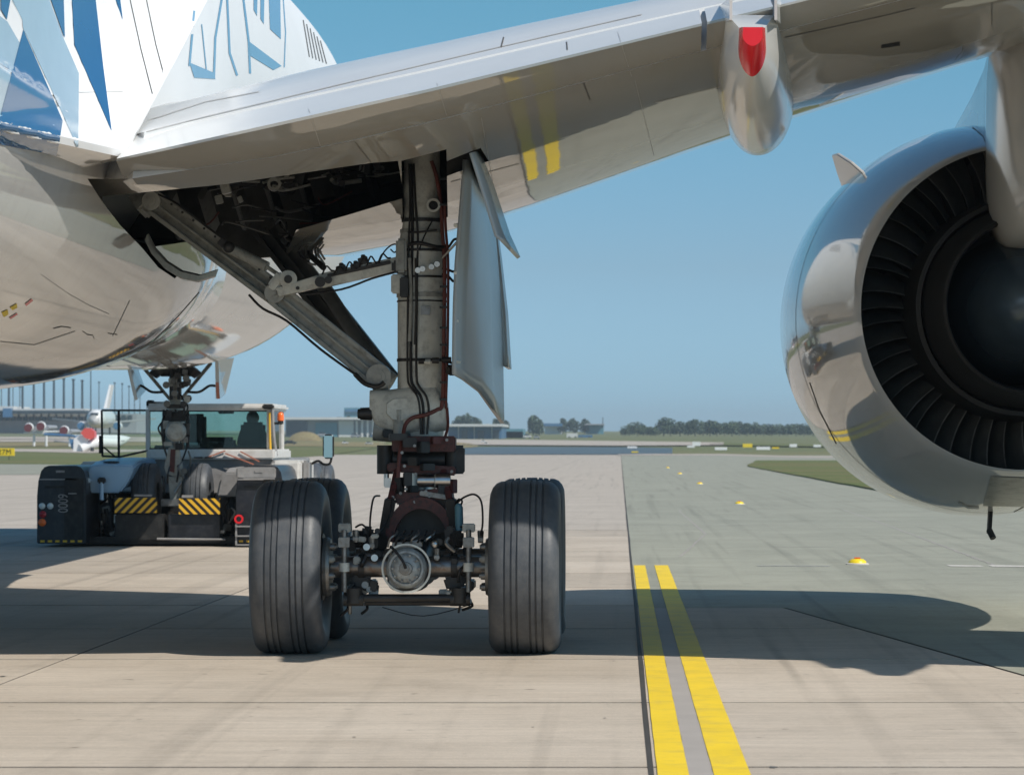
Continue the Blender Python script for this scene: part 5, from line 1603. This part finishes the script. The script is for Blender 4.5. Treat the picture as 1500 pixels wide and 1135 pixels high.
# cab fittings: seats, column, console
def inside(px, py, Y_=56.9): return P(px, py, Y_)
for px0, px1, pt in ((262, 300, 606), (238, 258, 634)):
    tp(box2(px0, pt, px1, 656, 57.0, 57.3), 'seat_back', 'cloth', .05)
tp(box2(268, 640, 340, 657, 56.6, 57.2), 'console', 'cloth', .05)
tp(box2(300, 646, 342, 657, 56.4, 56.9), 'console', 'darkplastic', .04)
tp(box2(270, 648, 290, 655, 56.3, 56.35), 'papers', 'paleblue', .005)
tp(MB().tube([P(300, 640, 57), P(312, 655, 56.9)], .012, 6), 'lever', 'tuggrey')
tp(box2(320, 602, 342, 606, 57.8, 57.9), 'sun_visor', 'darkplastic', .01)
tp(box2(226, 652, 392, 662, 56.1, 58.1), 'cab_floor', 'darkplastic', .01)
tp(box2(352, 618, 388, 656, 56.95, 57.12), 'seat_back', 'cloth', .05)

# ---- driver, seen from behind through the rear window
def skinned(name, verts, edges, radii, m, levels=2, root=0):
    me = bpy.data.meshes.new(name); me.from_pydata(verts, edges, [])
    o = bpy.data.objects.new(name, me); COL.objects.link(o)
    sk = o.modifiers.new('skin', 'SKIN')
    o.data.materials.append(M[m])
    for i, r in enumerate(radii):
        o.data.skin_vertices[0].data[i].radius = r if hasattr(r, '__len__') else (r, r)
    o.data.skin_vertices[0].data[root].use_root = True
    sb = o.modifiers.new('sub', 'SUBSURF'); sb.levels = levels; sb.render_levels = levels
    sk.use_smooth_shade = True
    return o
base = P(370, 658, 57.3)
bx, by, bz = base.x, base.y, base.z - .18
V = [(0, 0, 0), (0, 0, .20), (0, .02, .40), (0, .03, .54), (0, .03, .60), (0, .05, .70), (0, .06, .80),      # pelvis..head top (6)
     (-.18, .03, .50), (-.25, .10, .26), (-.17, .34, .22), (-.14, .42, .24),                             # left arm
     (.18, .03, .50), (.25, .10, .26), (.17, .34, .22), (.14, .42, .24),
     (-.10, .08, -.02), (-.11, .46, .02), (-.11, .50, -.40), (-.11, .62, -.42),
     (.10, .08, -.02), (.11, .46, .02), (.11, .50, -.40), (.11, .62, -.42)]
E = [(0,1),(1,2),(2,3),(3,4),(4,5),(5,6),(2,7),(7,8),(8,9),(9,10),(2,11),(11,12),(12,13),(13,14),(0,15),(15,16),(16,17),(17,18),(0,19),(19,20),(20,21),(21,22)]
R = [(.16, .12), (.15, .11), (.18, .12), (.07, .07), (.06, .06), (.095, .105), (.07, .08), .075, .055, .04, .03, .075, .055, .04, .03, .10, .075, .055, .045, .10, .075, .055, .045]
person = skinned('person', [(bx+a, by+b_, bz+c) for a, b_, c in V], E, R, 'cloth')
tag(person, 'driver in dark clothes seated at the right of the tug cab, seen from behind', 'person')
hair = MB().ball((bx, by + .03, bz + .74), .115, 18, 12, (1, 1.05, 1.12)).build('hair', 'darkplastic', person, 60)
for s in (-1, 1):
    MB().ball((bx + s*.14, by + .46, bz + .25), .035, 10, 8).build('hand', 'skin', person, 60)
    for f_ in range(4):
        MB().tube([(bx + s*(.14 - .012*f_), by + .47, bz + .27 - .015*f_), (bx + s*(.13 - .012*f_), by + .52, bz + .27 - .015*f_), (bx + s*(.115 - .012*f_), by + .53, bz + .25 - .015*f_)], .009, 6).build('finger', 'skin', person, 60)
tp(MB().revolve((bx, by + .52, bz + .24), (0, .5, 1), [(-.012, .17), (.012, .17), (.012, .185), (-.012, .185)], 28, closed=True), 'steering_wheel', 'darkplastic')
# ================================================================== far side of the airfield
def at(px, py, Y):
    return P(px, py, Y)
def groundz(Y): return gz(Y) + 0.05
def thing(name, loc, label, cat, group=None):
    r = empty(name, loc); r['world_kids'] = 1
    return tag(r, label, cat, group)
def bld(Ya, Yb, px0, px1, py0, name, m, parent=None, zb=None, bevel=0):
    a = P(px0, py0, Ya); b = P(px1, py0, Ya)
    return MB().box((a.x, Ya, groundz(Ya) - .3 if zb is None else zb), (b.x, Yb, a.z)).build(name, m, parent, None, bevel)

# ---- trees
def tree(px, Y, hpx, wpx, label, dark=False, group='trees on the rise beyond the airfield', pybase=None):
    k = F / Y
    zb = groundz(Y) - .2
    H = hpx / k; Wd = wpx / k
    x = (px - 908) / k
    r = thing('tree', (x, Y, zb), label, 'tree', group)
    MB().cyl((x, Y, zb), (x + .1, Y, zb + H*.45), .035*H, .02*H, 7).bar((x, Y, zb + H*.35), (x + Wd*.2, Y + .2, zb + H*.6), .02*H, .02*H).bar((x, Y, zb + H*.3), (x - Wd*.2, Y + .2, zb + H*.6), .02*H, .02*H).build('trunk', 'bark', r, 40)
    mb = MB()
    lobes = [(random.uniform(-.28, .28), random.uniform(-.3, .3), random.uniform(.38, .72), random.uniform(.20, .30)) for _ in range(9)] + [(0, 0, .78, .2), (0, 0, .5, .33), (-.2, 0, .3, .22), (.22, 0, .3, .22)]
    for i in range(900):
        lx, ly, lz, lr = random.choice(lobes)
        d = Vector((random.gauss(0, 1), random.gauss(0, 1), random.gauss(0, 1))).normalized() * (lr * random.uniform(.75, 1.05))
        c = Vector((x + (lx + d.x) * Wd, Y + (ly + d.y) * Wd, zb + (lz + d.z * .85) * H))
        if c.z < zb + .04*H: continue
        s_ = H * random.uniform(.035, .075)
        n = Vector((random.gauss(0, 1), random.gauss(0, 1), random.gauss(0, 1) + .6)).normalized()
        u = n.orthogonal().normalized(); v = n.cross(u)
        mb.add([c + u*s_, c + v*s_*.8, c - u*s_, c - v*s_*.8], [(0, 1, 2, 3)])
    mb.build('crown', 'foliage_dark' if dark else 'foliage', r, None, fix=False)
    return r
random.seed(21)
ORD = 'first second third fourth fifth sixth seventh eighth ninth tenth eleventh twelfth thirteenth fourteenth fifteenth sixteenth seventeenth eighteenth nineteenth twentieth twenty-first twenty-second twenty-third twenty-fourth twenty-fifth twenty-sixth twenty-seventh twenty-eighth twenty-ninth'.split()
tr = [(916, 9, 9), (922, 12, 13), (934, 17, 18), (942, 13, 12), (953, 10, 11), (960, 10, 10), (972, 24, 20), (982, 18, 14), (996, 18, 16), (1008, 17, 13), (1018, 22, 15), (1030, 17, 14), (1040, 20, 13), (1050, 17, 12), (1061, 16, 12),
      (1072, 19, 13), (1083, 17, 13), (1094, 16, 12), (1107, 17, 14), (1119, 14, 12), (1130, 14, 12), (1142, 14, 12), (1153, 13, 13), (1166, 15, 15), (1178, 15, 15), (1191, 14, 13), (1203, 12, 12), (1214, 12, 12), (1226, 12, 12)]
for i, (px, h, w) in enumerate(tr):
    nx = 'rounded green tree, %s of the skyline row between seam and engine' % (ORD[i] + ' from the left')
    if i == 6: nx = 'tallest tree of the distant row on the skyline, towards its left end'
    elif i == 2: nx = 'dense rounded tree standing in the small clump left of the main row'
    elif i == 0: nx = 'smallest low tree at the far left end of the skyline row'
    tree(px, 1250 + random.uniform(-40, 40), h + 5, w * 1.9, nx, dark=i % 2 == 0, group='trees in the row on the skyline' )
HT = {672: 'dark tree behind the left end of the blue hall', 684: 'tallest dark tree behind the blue hall roof', 697: 'lower dark tree behind the middle of the blue hall', 727: 'small dark tree behind the right end of the blue hall', 740: 'smallest dark tree just right of the blue hall',
      781: 'large rounded tree standing right of the teal hall', 790: 'smaller tree at the right foot of the large rounded tree', 468: 'leftmost low tree above the pale terminal roof', 482: 'second low tree from the left above the pale terminal roof', 496: 'middle low tree above the pale terminal roof',
      510: 'tree above the pale terminal roof, just left of the teal block front', 524: 'rightmost tree above the pale terminal roof, before the teal block', 824: 'left tree between the blue-roofed building and the teal building', 840: 'middle tree between the blue-roofed building and the teal building', 856: 'right tree touching the teal building with the mast'}
for px, h, w, Y in ((672, 16, 18, 1250), (684, 19, 20, 1250), (697, 13, 16, 1250), (727, 11, 12, 1250), (740, 9, 10, 1250), (781, 16, 16, 1300), (790, 9, 12, 1300), (468, 9, 12, 1300), (482, 12, 14, 1300), (496, 13, 14, 1300), (510, 14, 14, 1300), (524, 12, 14, 1300), (824, 9, 14, 1500), (840, 9, 14, 1500), (856, 8, 14, 1500)):
    k = F / Y
    # stand them behind the halls: raise by the height of what hides their feet
    tree(px, Y, h + 16, w * 1.25, HT[px], dark=True, group='trees behind the halls')

# ---- halls
h1 = thing('hangar', (-48, 1000, 3), 'long blue-walled hall with a white roof edge, behind the leg', 'hall')
bld(1000, 1040, 656, 735, 624, 'wall', 'bluewall', h1)
bld(995, 1045, 654, 737, 621, 'roof', 'offwhite', h1, zb=P(0, 624.5, 995).z)
for px in (671, 694, 720):
    bld(999.3, 1000, px, px + 1.2, 625, 'wall_joint', 'offwhite', h1)
for px in (676, 700, 722):
    bld(999.2, 1000, px, px + 9, 630, 'door', 'window', h1)
h2 = thing('hangar', (-36, 1050, 3), 'low teal hall with a white end pillar right of the blue hall', 'hall')
bld(1050, 1080, 741, 766, 628, 'wall', 'tealwall', h2)
bld(1045, 1049, 734, 739, 622, 'end_pillar', 'offwhite', h2)
bld(1050, 1052, 741, 766, 632, 'wall_band', 'bluewall', h2)
h3 = thing('house', (0, 1500, 5), 'small pale building with a blue roof on the rise', 'building')
bld(1500, 1530, 798, 822, 624, 'wall', 'offwhite', h3); bld(1496, 1534, 796, 824, 620, 'roof', 'bluewall', h3, zb=P(0, 624.3, 1496).z)
h4 = thing('house', (0, 1500, 5), 'teal building with a thin mast at the right end of the halls', 'building')
bld(1500, 1530, 858, 884, 622, 'wall', 'tealwall', h4); bld(1495, 1533, 857, 885, 620.5, 'roof', 'greywall', h4, zb=P(0, 622.3, 1495).z)
MB().cyl(P(883, 626, 1500), P(883, 611, 1500), .3, .2, 6).build('mast', 'mast', h4)
v = thing('box_van', (-14, 1100, 3), 'white box lorry with a dark blue cab, parked before the grassy rise', 'lorry')
bld(1100, 1103, 830, 846, 634.5, 'cargo_box', 'offwhite', v); bld(1100, 1103, 847, 868, 637, 'cab', 'bluewall', v)
for px in (834, 843, 852, 863):
    MB().cyl(P(px, 641, 1099.8), P(px, 641, 1100.3), .5, None, 10).build('wheel', 'tyre', v)
h5 = thing('terminal_building', (-95, 1150, 4), 'low pale terminal building with dark openings, seen between tug and leg', 'building')
bld(1150, 1190, 418, 562, 613, 'wall', 'greywall', h5); bld(1146, 1194, 416, 566, 611, 'roof', 'offwhite', h5, zb=P(0, 614.5, 1146).z)
bld(1149, 1150, 462, 494, 619, 'opening', 'tealwall', h5); bld(1149, 1150, 496, 518, 616, 'bright_panel', 'offwhite', h5)
bld(1149, 1150, 420, 450, 617, 'opening', 'window', h5)
for q in range(5):
    bld(1148.6, 1149.6, 521 + q*8, 524 + q*8, 616, 'pillar', 'offwhite', h5)
h6 = thing('terminal_building', (-90, 1400, 4), 'teal block standing above the roof of the pale terminal', 'building')
bld(1400, 1440, 504, 545, 597, 'wall', 'tealwall', h6); bld(1399, 1400, 506, 543, 600, 'window_band', 'bluewall', h6, zb=P(0, 603, 1399).z)
h7 = thing('terminal_building', (-60, 1250, 4), 'pale grey block partly hidden behind the leg and its door', 'building')
bld(1250, 1280, 560, 640, 616, 'wall', 'greywall', h7); bld(1249, 1250, 566, 634, 620, 'window_band', 'window', h7, zb=P(0, 624, 1249).z)
random.seed(9)
# parked service vehicles, tiny
def vehicle(px, Y, wpx, hpx, m, label, group='vehicles parked along the far apron'):
    k = F / Y; x = (px - 908) / k; z = groundz(Y); w = wpx / k; h = hpx / k
    r = thing('service_vehicle', (x, Y, z), label, 'vehicle', group)
    MB().box((x - w/2, Y, z + .25*h), (x + w/2, Y + 2.2, z + .65*h)).build('body', m, r, None, .12)
    MB().box((x - w*.35, Y + .1, z + .63*h), (x + w*.25, Y + 2.1, z + h)).build('cabin', 'window', r, None, .12)
    for sx in (-.32, .32):
        MB().cyl((x + sx*w, Y - .05, z + .2*h), (x + sx*w, Y + .25, z + .2*h), .2*h, None, 10).build('wheel', 'tyre', r)
    return r
for px, Y, w, h, m, nm in ((424, 700, 20, 6, 'tugblack', 'flat dark vehicle on the grass strip right of the tug'), (405, 900, 14, 7, 'greywall', 'grey vehicle close to the tug beacon'), (436, 950, 14, 6, 'tealwall', 'teal vehicle between beacon and mirror'),
                           (456, 1000, 13, 8, 'offwhite', 'white vehicle above and left of the mirror'), (450, 1090, 12, 7, 'bluewall', 'blue van before the terminal openings'), (472, 1080, 14, 8, 'greywall', 'grey van left of the bright panel'), (482, 1070, 10, 6, 'jetwhite', 'small white car in front of the teal opening'),
                           (520, 1060, 14, 6, 'greywall', 'grey car right of the mirror'), (548, 1060, 12, 5, 'bluewall', 'dark blue car near the leg'), (708, 760, 8, 4, 'jetwhite', 'white car in front of the blue hall'), (772, 980, 12, 7, 'offwhite', 'white lorry right of the teal hall'), (786, 960, 9, 6, 'greywall', 'grey lorry right of the teal hall'),
                           (505, 720, 10, 4, 'jetwhite', 'white car on the strip right of the mirror'), (540, 700, 12, 4, 'offwhite', 'pale car on the strip near the leg'), (712, 700, 7, 3, 'jetwhite', 'tiny white car below the blue hall')):
    vehicle(px, Y, w, h, m, nm)

# ---- pier with masts at the left
pr_ = thing('terminal_pier', (-170, 900, 3), 'long low pier with dark roof edge and a row of tall thin masts', 'terminal pier')
def pier_box(px0, px1, pa, pb, Y0, Y1, m, name):
    MB().box((P(px0, 0, Y0).x, Y0, P(0, pb, Y0).z), (P(px1, 0, Y0).x, Y1, P(0, pa, Y0).z)).build(name, m, pr_, None)
pier_box(-120, 20, 595, 603, 900, 925, 'offwhite', 'roof')
pier_box(20, 125, 598.5, 601, 900, 925, 'offwhite', 'roof')
pier_box(-120, 126, 601, 604.5, 899, 926, 'mast', 'roof_edge')
pier_box(-120, 200, 606, 634, 910, 930, 'greywall', 'facade')
pier_box(4, 16, 598, 611, 897, 900, 'bluewall', 'roof_box')
for q in range(24):
    pier_box(-20 + q*9, -14 + q*9, 608, 616, 909, 910, 'window', 'window')
for q in range(10):
    pier_box(18 + q*11, 26 + q*11, 606, 610, 908.8, 910, 'offwhite', 'fascia_panel')
for q, px in enumerate((13, 33, 49.5, 64.5, 79, 93.5, 107.5, 120.5)):
    yt = 547 + q * 1.4
    MB().cyl(P(px, 602, 905), P(px, yt, 905), .36, .30, 8).cyl(P(px, yt + 2, 905), P(px, yt - .5, 905), .46, .46, 8).build('mast', 'mast', pr_)
for q, (px, yt) in enumerate(((2, 556), (19, 556), (29, 567), (145, 560), (168, 561), (179, 562), (189, 566), (197, 568), (205, 570))):
    m_ = MB().cyl(P(px, 626, 1100), P(px, yt, 1100), .2, .15, 6).cyl(P(px - 1.6, yt, 1100), P(px + 1.6, yt, 1100), .25, None, 6)
    o = m_.build('lamp_mast', 'mast')
    tag(o, ['thin lamp mast at the left edge of the picture', 'thin lamp mast between the first two pier masts', 'short lamp mast just left of the second tall pier mast', 'dark lamp mast left of the white tail fin', 'lamp mast right of the white tail fin',
            'lamp mast just left of the nose gear door', 'lamp mast behind the left nose gear door', 'lamp mast inside the left nose gear door', 'lamp mast left of the nose gear strut'][q], 'lamp mast', 'lamp masts behind the pier')
m_ = MB().cyl(P(133, 630, 800), P(133, 535, 800), .2, .12, 8).box((P(129, 0, 800).x, 799.6, P(0, 536, 800).z), (P(138, 0, 800).x, 800.4, P(0, 530, 800).z))
tag(m_.build('floodlight_mast', 'mast'), 'tallest floodlight mast with a pale lamp head, right of the pier masts', 'floodlight mast')

# ---- parked airliners
def jet(px, Y, rpx, zpy, m_body, m_nose, label, fin=None, engines=None, heading=0.0, wings=None, length=24):
    k = F / Y; x = (px - 908) / k; z = P(0, zpy, Y).z; r = rpx / k
    root = thing('parked_airliner', (x, Y, groundz(Y)), label, 'airliner', None)
    rings = []
    for t, rr, dz in ((0, .03, -.30), (.25, .30, -.25), (.8, .58, -.15), (1.6, .80, -.06), (2.8, .95, 0), (4.5, 1, 0), (length*.7, 1, 0), (length*.85, .7, .2), (length, .1, .55)):
        c = Vector((x + math.sin(heading)*t*r/1.0*.5, Y + t*r*.5*math.cos(heading), z + dz*r))
        rings.append([c + Vector((rr*r*math.cos(2*math.pi*q/24), 0, rr*r*math.sin(2*math.pi*q/24))) for q in range(24)])
    b = MB().loft(rings).build('fuselage', m_body, root, 60)
    MB().loft(rings[:3]).build('nose', m_nose, root, 60).scale = (1, 1, 1)
    q0 = Vector((x, Y + .55*r, z + .42*r))
    MB().prism([q0 + Vector((-.45*r, 0, 0)), q0 + Vector((.45*r, 0, 0)), q0 + Vector((.38*r, .25*r, .2*r)), q0 + Vector((-.38*r, .25*r, .2*r))], (0, -.25*r, 0)).build('cockpit_window', 'window', root, None)
    for s in (-1, 1):
        yw = Y + 4*r
        MB().prism([(x + s*.8*r, yw, z - .5*r), (x + s*5.5*r, yw + 2.5*r, z - .05*r), (x + s*5.5*r, yw + 3*r, z - .05*r), (x + s*.8*r, yw + 2*r, z - .5*r)], (0, 0, .18*r)).build('wing', 'greywall' if m_body != 'jetblue' else m_body, root, None)
        if engines:
            ex = x + s*1.9*r
            e_ = MB().revolve((ex, yw - .4*r, z - .75*r), (0, 1, 0), [(0, .40*r), (.1*r, .47*r), (.9*r, .44*r), (1.2*r, .3*r)], 20).build('engine', 'jetwhite', root, 50)
            MB().revolve((ex, yw - .42*r, z - .75*r), (0, 1, 0), [(0, .001), (0, .41*r), (.1*r, .41*r)], 20).build('engine_cover', engines, e_, 50)
        MB().cyl((x + s*.9*r, yw + r, z - .9*r), (x + s*.9*r, yw + r, groundz(Y)), .1*r, None, 8).build('landing_gear', 'gear_dark', root)
    MB().cyl((x, Y + 1.4*r, z - .7*r), (x, Y + 1.4*r, groundz(Y)), .08*r, None, 8).build('landing_gear', 'gear_dark', root)
    if fin:
        (xa, ya), (xb, yb) = fin
        yf = Y + length*r*.42
        kk = F / yf
        A_ = P(xa, ya, yf); B_ = P(xb, yb, yf)
        MB().prism([B_ + Vector((-.10*r, 0, 0)), B_ + Vector((.22*r, 0, 0)), A_ + Vector((.14*r, 1.2*r, 0)), A_ + Vector((-.02*r, 1.2*r, 0))], (0, 2.2*r, 0)).build('tail_fin', 'jetwhite', root, None)
    return root
jet(137, 760, 14, 613, 'jetwhite', 'jetwhite', 'white airliner with pale blue nose facing the camera behind the cab door', fin=((158, 563), (153, 598)), engines='jetblue')
j2 = jet(120, 560, 9.5, 646, 'jetwhite', 'jetred', 'small white airliner with red nose and blue belly stripe on the taxiway', engines=None, heading=.5)
# engines with dark red covers: three jets parked side by side
for q, (px, py, lbl) in enumerate(((42, 626, 'parked jet engine with dark red cover, leftmost of three'), (60, 624, 'parked jet engine with dark red cover, middle of three'), (94, 630, 'parked jet engine with dark red cover, rightmost of three'))):
    Y = 640; r = 6.3 / (F / Y)
    c = P(px, py, Y)
    root = thing('covered_engine_jet', (c.x, Y, groundz(Y)), lbl.replace('parked jet engine', 'parked white jet'), 'airliner', 'jets with dark red engine covers')
    MB().revolve((c.x, Y, c.z), (0, 1, 0), [(0, r*.9), (.2, r*1.08), (1.0, r), (1.4, r*.6)], 22).build('engine', 'jetwhite', root, 50)
    MB().revolve((c.x - .12, Y - .05, c.z - .1), (0, 1, 0), [(0, .001), (0, r*.95), (.15, r*.95)], 22).build('engine_cover', 'engred', root, 50)
    MB().box((c.x - 1.2, Y + 1, c.z - r - .45), (c.x + 3.4, Y + 2.6, c.z - r - .05)).build('wing', 'jetwhite', root, None, .1)
    MB().cyl((c.x + .8, Y + 1.5, c.z - r - .2), (c.x + .8, Y + 1.5, groundz(Y)), .25, None, 8).build('landing_gear', 'jetwhite', root)
    MB().cyl((c.x + .3, Y + 4, c.z - .3), (c.x + .8, Y + 12, c.z - .2), .55, .4, 16).build('fuselage', 'greywall', root, 50)
# aeroplane with red and blue tail crossing behind the tug
k = F / 520
a = P(103, 655, 520); r2 = thing('parked_jet', (a.x, 520, groundz(520)), 'white jet with red top and dark blue tail panel beside the open cab door', 'airliner')
MB().prism([P(101, 643, 520), P(109, 643, 520), P(113, 637, 520), P(118, 640, 520), P(120, 652, 520), P(108, 660, 520), P(104, 655, 520)], (0, 1, 0)).build('tail_panel', 'jetblue', r2, None)
MB().prism([P(108, 643, 519), P(116, 637, 519), P(126, 640, 519), P(132, 652, 519), P(122, 660, 519), P(107, 662, 519)], (0, 1.4, 0)).build('tail_fin', 'jetwhite', r2, None)
MB().prism([P(118, 634, 518.5), P(124, 627, 518.5), P(132, 627, 518.5), P(138, 632, 518.5), P(139, 640, 518.5), P(132, 644, 518.5), P(124, 641, 518.5)], (0, 2.0, 0)).build('red_fin_top', 'jetred', r2, None)
MB().tube([P(118, 657, 519), P(135, 650, 520), P(150, 647, 521), (P(172, 648, 524))], .75, 14).build('fuselage', 'jetwhite', r2, 60)
MB().cyl(P(135, 655, 519), P(135, 663, 519), .3, None, 8).build('landing_gear', 'gear_dark', r2)
MB().tube([P(65, 636, 530), P(100, 638, 528), P(112, 640, 524)], .22, 8).build('wing', 'jetblue', r2, 60)

# ---- signs and marker boxes
def sign(px, py, Y, wpx, hpx, m, label, txt=None):
    if px > 0: Y = gY(py + hpx/2 + 1)
    k = F / Y; c = P(px, py, Y)
    z0 = 0.25 + gz(Y); w = wpx / k; h = hpx / k
    r = thing('taxiway_sign', (c.x, Y, gz(Y)), label, 'sign', 'signs and marker boxes beside the taxiways')
    b_ = MB().box((c.x - w/2, Y, c.z - h/2), (c.x + w/2, Y + .25, c.z + h/2)).build('board', m, r, None, .02)
    for s in (-.35, .35):
        MB().cyl((c.x + s*w, Y + .12, gz(Y)), (c.x + s*w, Y + .12, c.z - h/2), .04, None, 6).build('post', 'gear_dark', r)
    if txt:
        fc = bpy.data.curves.new('lettering', 'FONT'); fc.body = txt; fc.size = h * .95; fc.extrude = .01; fc.align_x = 'RIGHT'; fc.align_y = 'CENTER'; fc.space_character = 1.1
        fo = bpy.data.objects.new('lettering', fc); COL.objects.link(fo)
        fo.location = (c.x + w*.42, Y - .02, c.z); fo.rotation_euler = (math.pi/2, 0, 0)
        fo.data.materials.append(M['black'])
        bpy.context.view_layer.update()
        fm = bpy.data.meshes.new_from_object(fo.evaluated_get(bpy.context.evaluated_depsgraph_get()))
        f2 = bpy.data.objects.new('lettering', fm); COL.objects.link(f2); f2.matrix_world = fo.matrix_world.copy()
        f2.parent = b_
        bpy.data.objects.remove(fo)
    return r
sign(-6, 662, 330, 54, 11, 'signyellow', 'yellow taxiway sign with black lettering at the left edge of the picture', 'R27M')
sign(1095, 652.5, 420, 14, 5.5, 'signyellow', 'yellow marker box in the grass beyond the asphalt')
sign(1118, 656.5, 400, 20, 4.5, 'markerwhite', 'widest white marker box in the grass beyond the asphalt')
sign(1162, 652.5, 430, 11, 4.5, 'markerwhite', 'small white marker box right of the widest one')
sign(1197, 653, 440, 11, 3.5, 'markerwhite', 'white marker box closest to the engine')
sign(1056, 657, 430, 18, 4, 'markerwhite', 'low pale marker box left of the yellow one')
sign(1020, 650, 470, 12, 6, 'markerwhite', 'pale marker box at the left end of the grass')
sign(1136, 656, 410, 10, 2.5, 'signyellow', 'thin yellow marker strip between the white boxes')
sign(1012, 654, 480, 11, 3, 'markerwhite', 'thin pale marker strip near the left grass corner')
sign(930, 662, 420, 10, 2, 'signyellow', 'thin yellow marker strip at the end of the asphalt')
sign(926, 655, 460, 14, 3, 'markerwhite', 'thin white marker strip at the end of the asphalt')
# ---- low earth and scrub heaps along the far apron
for (px0, px1, py0, Y, m, nm) in ((420, 470, 632, 860, 'grass_dry', 'scrub'), (560, 600, 645, 700, 'grass', 'scrub'), (600, 700, 648, 680, 'grass_dry', 'scrub')):
    k = F / Y; mb = MB(); zt = P(0, py0, Y).z
    rows = []
    for q in range(9):
        t = q / 8; x = (px0 + (px1 - px0)*t - 908)/k; h = (zt - gz(Y)) * math.sin(math.pi*t)**.5 + .05
        rows.append([(x, Y, gz(Y) - .2), (x, Y + 1, gz(Y) + h*.8), (x, Y + 3, gz(Y) + h), (x, Y + 8, gz(Y) - .2)])
    o = mb.loft(rows).build(nm, m, None, 60); o['kind'] = 'stuff'
# ================================================================== wear on the pavement
random.seed(99)
def crack(pts, wd=0.012, z=0.0045, m='joint', name='pavement_crack'):
    mb = MB(); path = []
    for (xa, ya), (xb, yb) in zip(pts, pts[1:]):
        n = max(2, int(math.hypot(xb - xa, yb - ya) / .25))
        for k in range(n):
            path.append((xa + (xb-xa)*k/n + random.uniform(-.02, .02), ya + (yb-ya)*k/n + random.uniform(-.03, .03)))
    path.append(pts[-1])
    for a, b in zip(path, path[1:]):
        dx, dy = b[0]-a[0], b[1]-a[1]; L_ = math.hypot(dx, dy) or 1
        w = wd * random.uniform(.5, 1.1); nx, ny = -dy/L_*w, dx/L_*w
        mb.add([(a[0]+nx, a[1]+ny, z), (a[0]-nx, a[1]-ny, z), (b[0]-nx, b[1]-ny, z), (b[0]+nx, b[1]+ny, z)], [(0, 1, 2, 3)])
    o = mb.build(name, m, None, None, fix=False); o['kind'] = 'structure'
crack([(.9, 48), (1.6, 60), (1.5, 80), (2.1, 120)], .02, .0045, 'linegrey')
crack([(1.9, 52), (4.8, 53), (8.5, 52)], .03, .0045, 'linegrey')
crack([(.3, 66), (5.5, 68), (9, 67)], .03, .0045, 'linegrey')
crack([(5.2, 44), (5.6, 70), (6.0, 110)], .025, .0045, 'linegrey')
# oil drips and rubber crumbs: small flat blots
M['oil'] = mat('oil_blot', (0.16, 0.14, 0.12), 0.45, var=0.3, vscale=9)
for q in range(46):
    x = random.uniform(-9, 4); y = random.uniform(15.5, 40)
    r = random.uniform(.006, .028)
    n = 9
    pts = [(x + r*random.uniform(.6, 1.2)*math.cos(2*math.pi*k/n), y + 1.6*r*random.uniform(.6, 1.2)*math.sin(2*math.pi*k/n), .0035 + .00002*q) for k in range(n)]
    o = MB().add(pts, [tuple(range(n))]).build('oil_spot', 'oil', None, None, fix=False); o['kind'] = 'structure'

# ================================================================== air
hb = MB().box((-1500, -70, -1.2), (1500, 6200, 60)).build('haze', None, None, None)
hm = bpy.data.materials.new('haze'); hm.use_nodes = True
hn = hm.node_tree
hn.nodes.remove(hn.nodes['Principled BSDF'])
pv = hn.nodes.new('ShaderNodeVolumePrincipled')
pv.inputs['Color'].default_value = (0.70, 0.83, 0.92, 1)
pv.inputs['Density'].default_value = 0.0002
hn.links.new(pv.outputs[0], hn.nodes['Material Output'].inputs['Volume'])
hb.data.materials.append(hm)
tag(hb, kind='stuff')
for r in S.objects:
    if r.get('world_kids'):
        del r['world_kids']
    pass
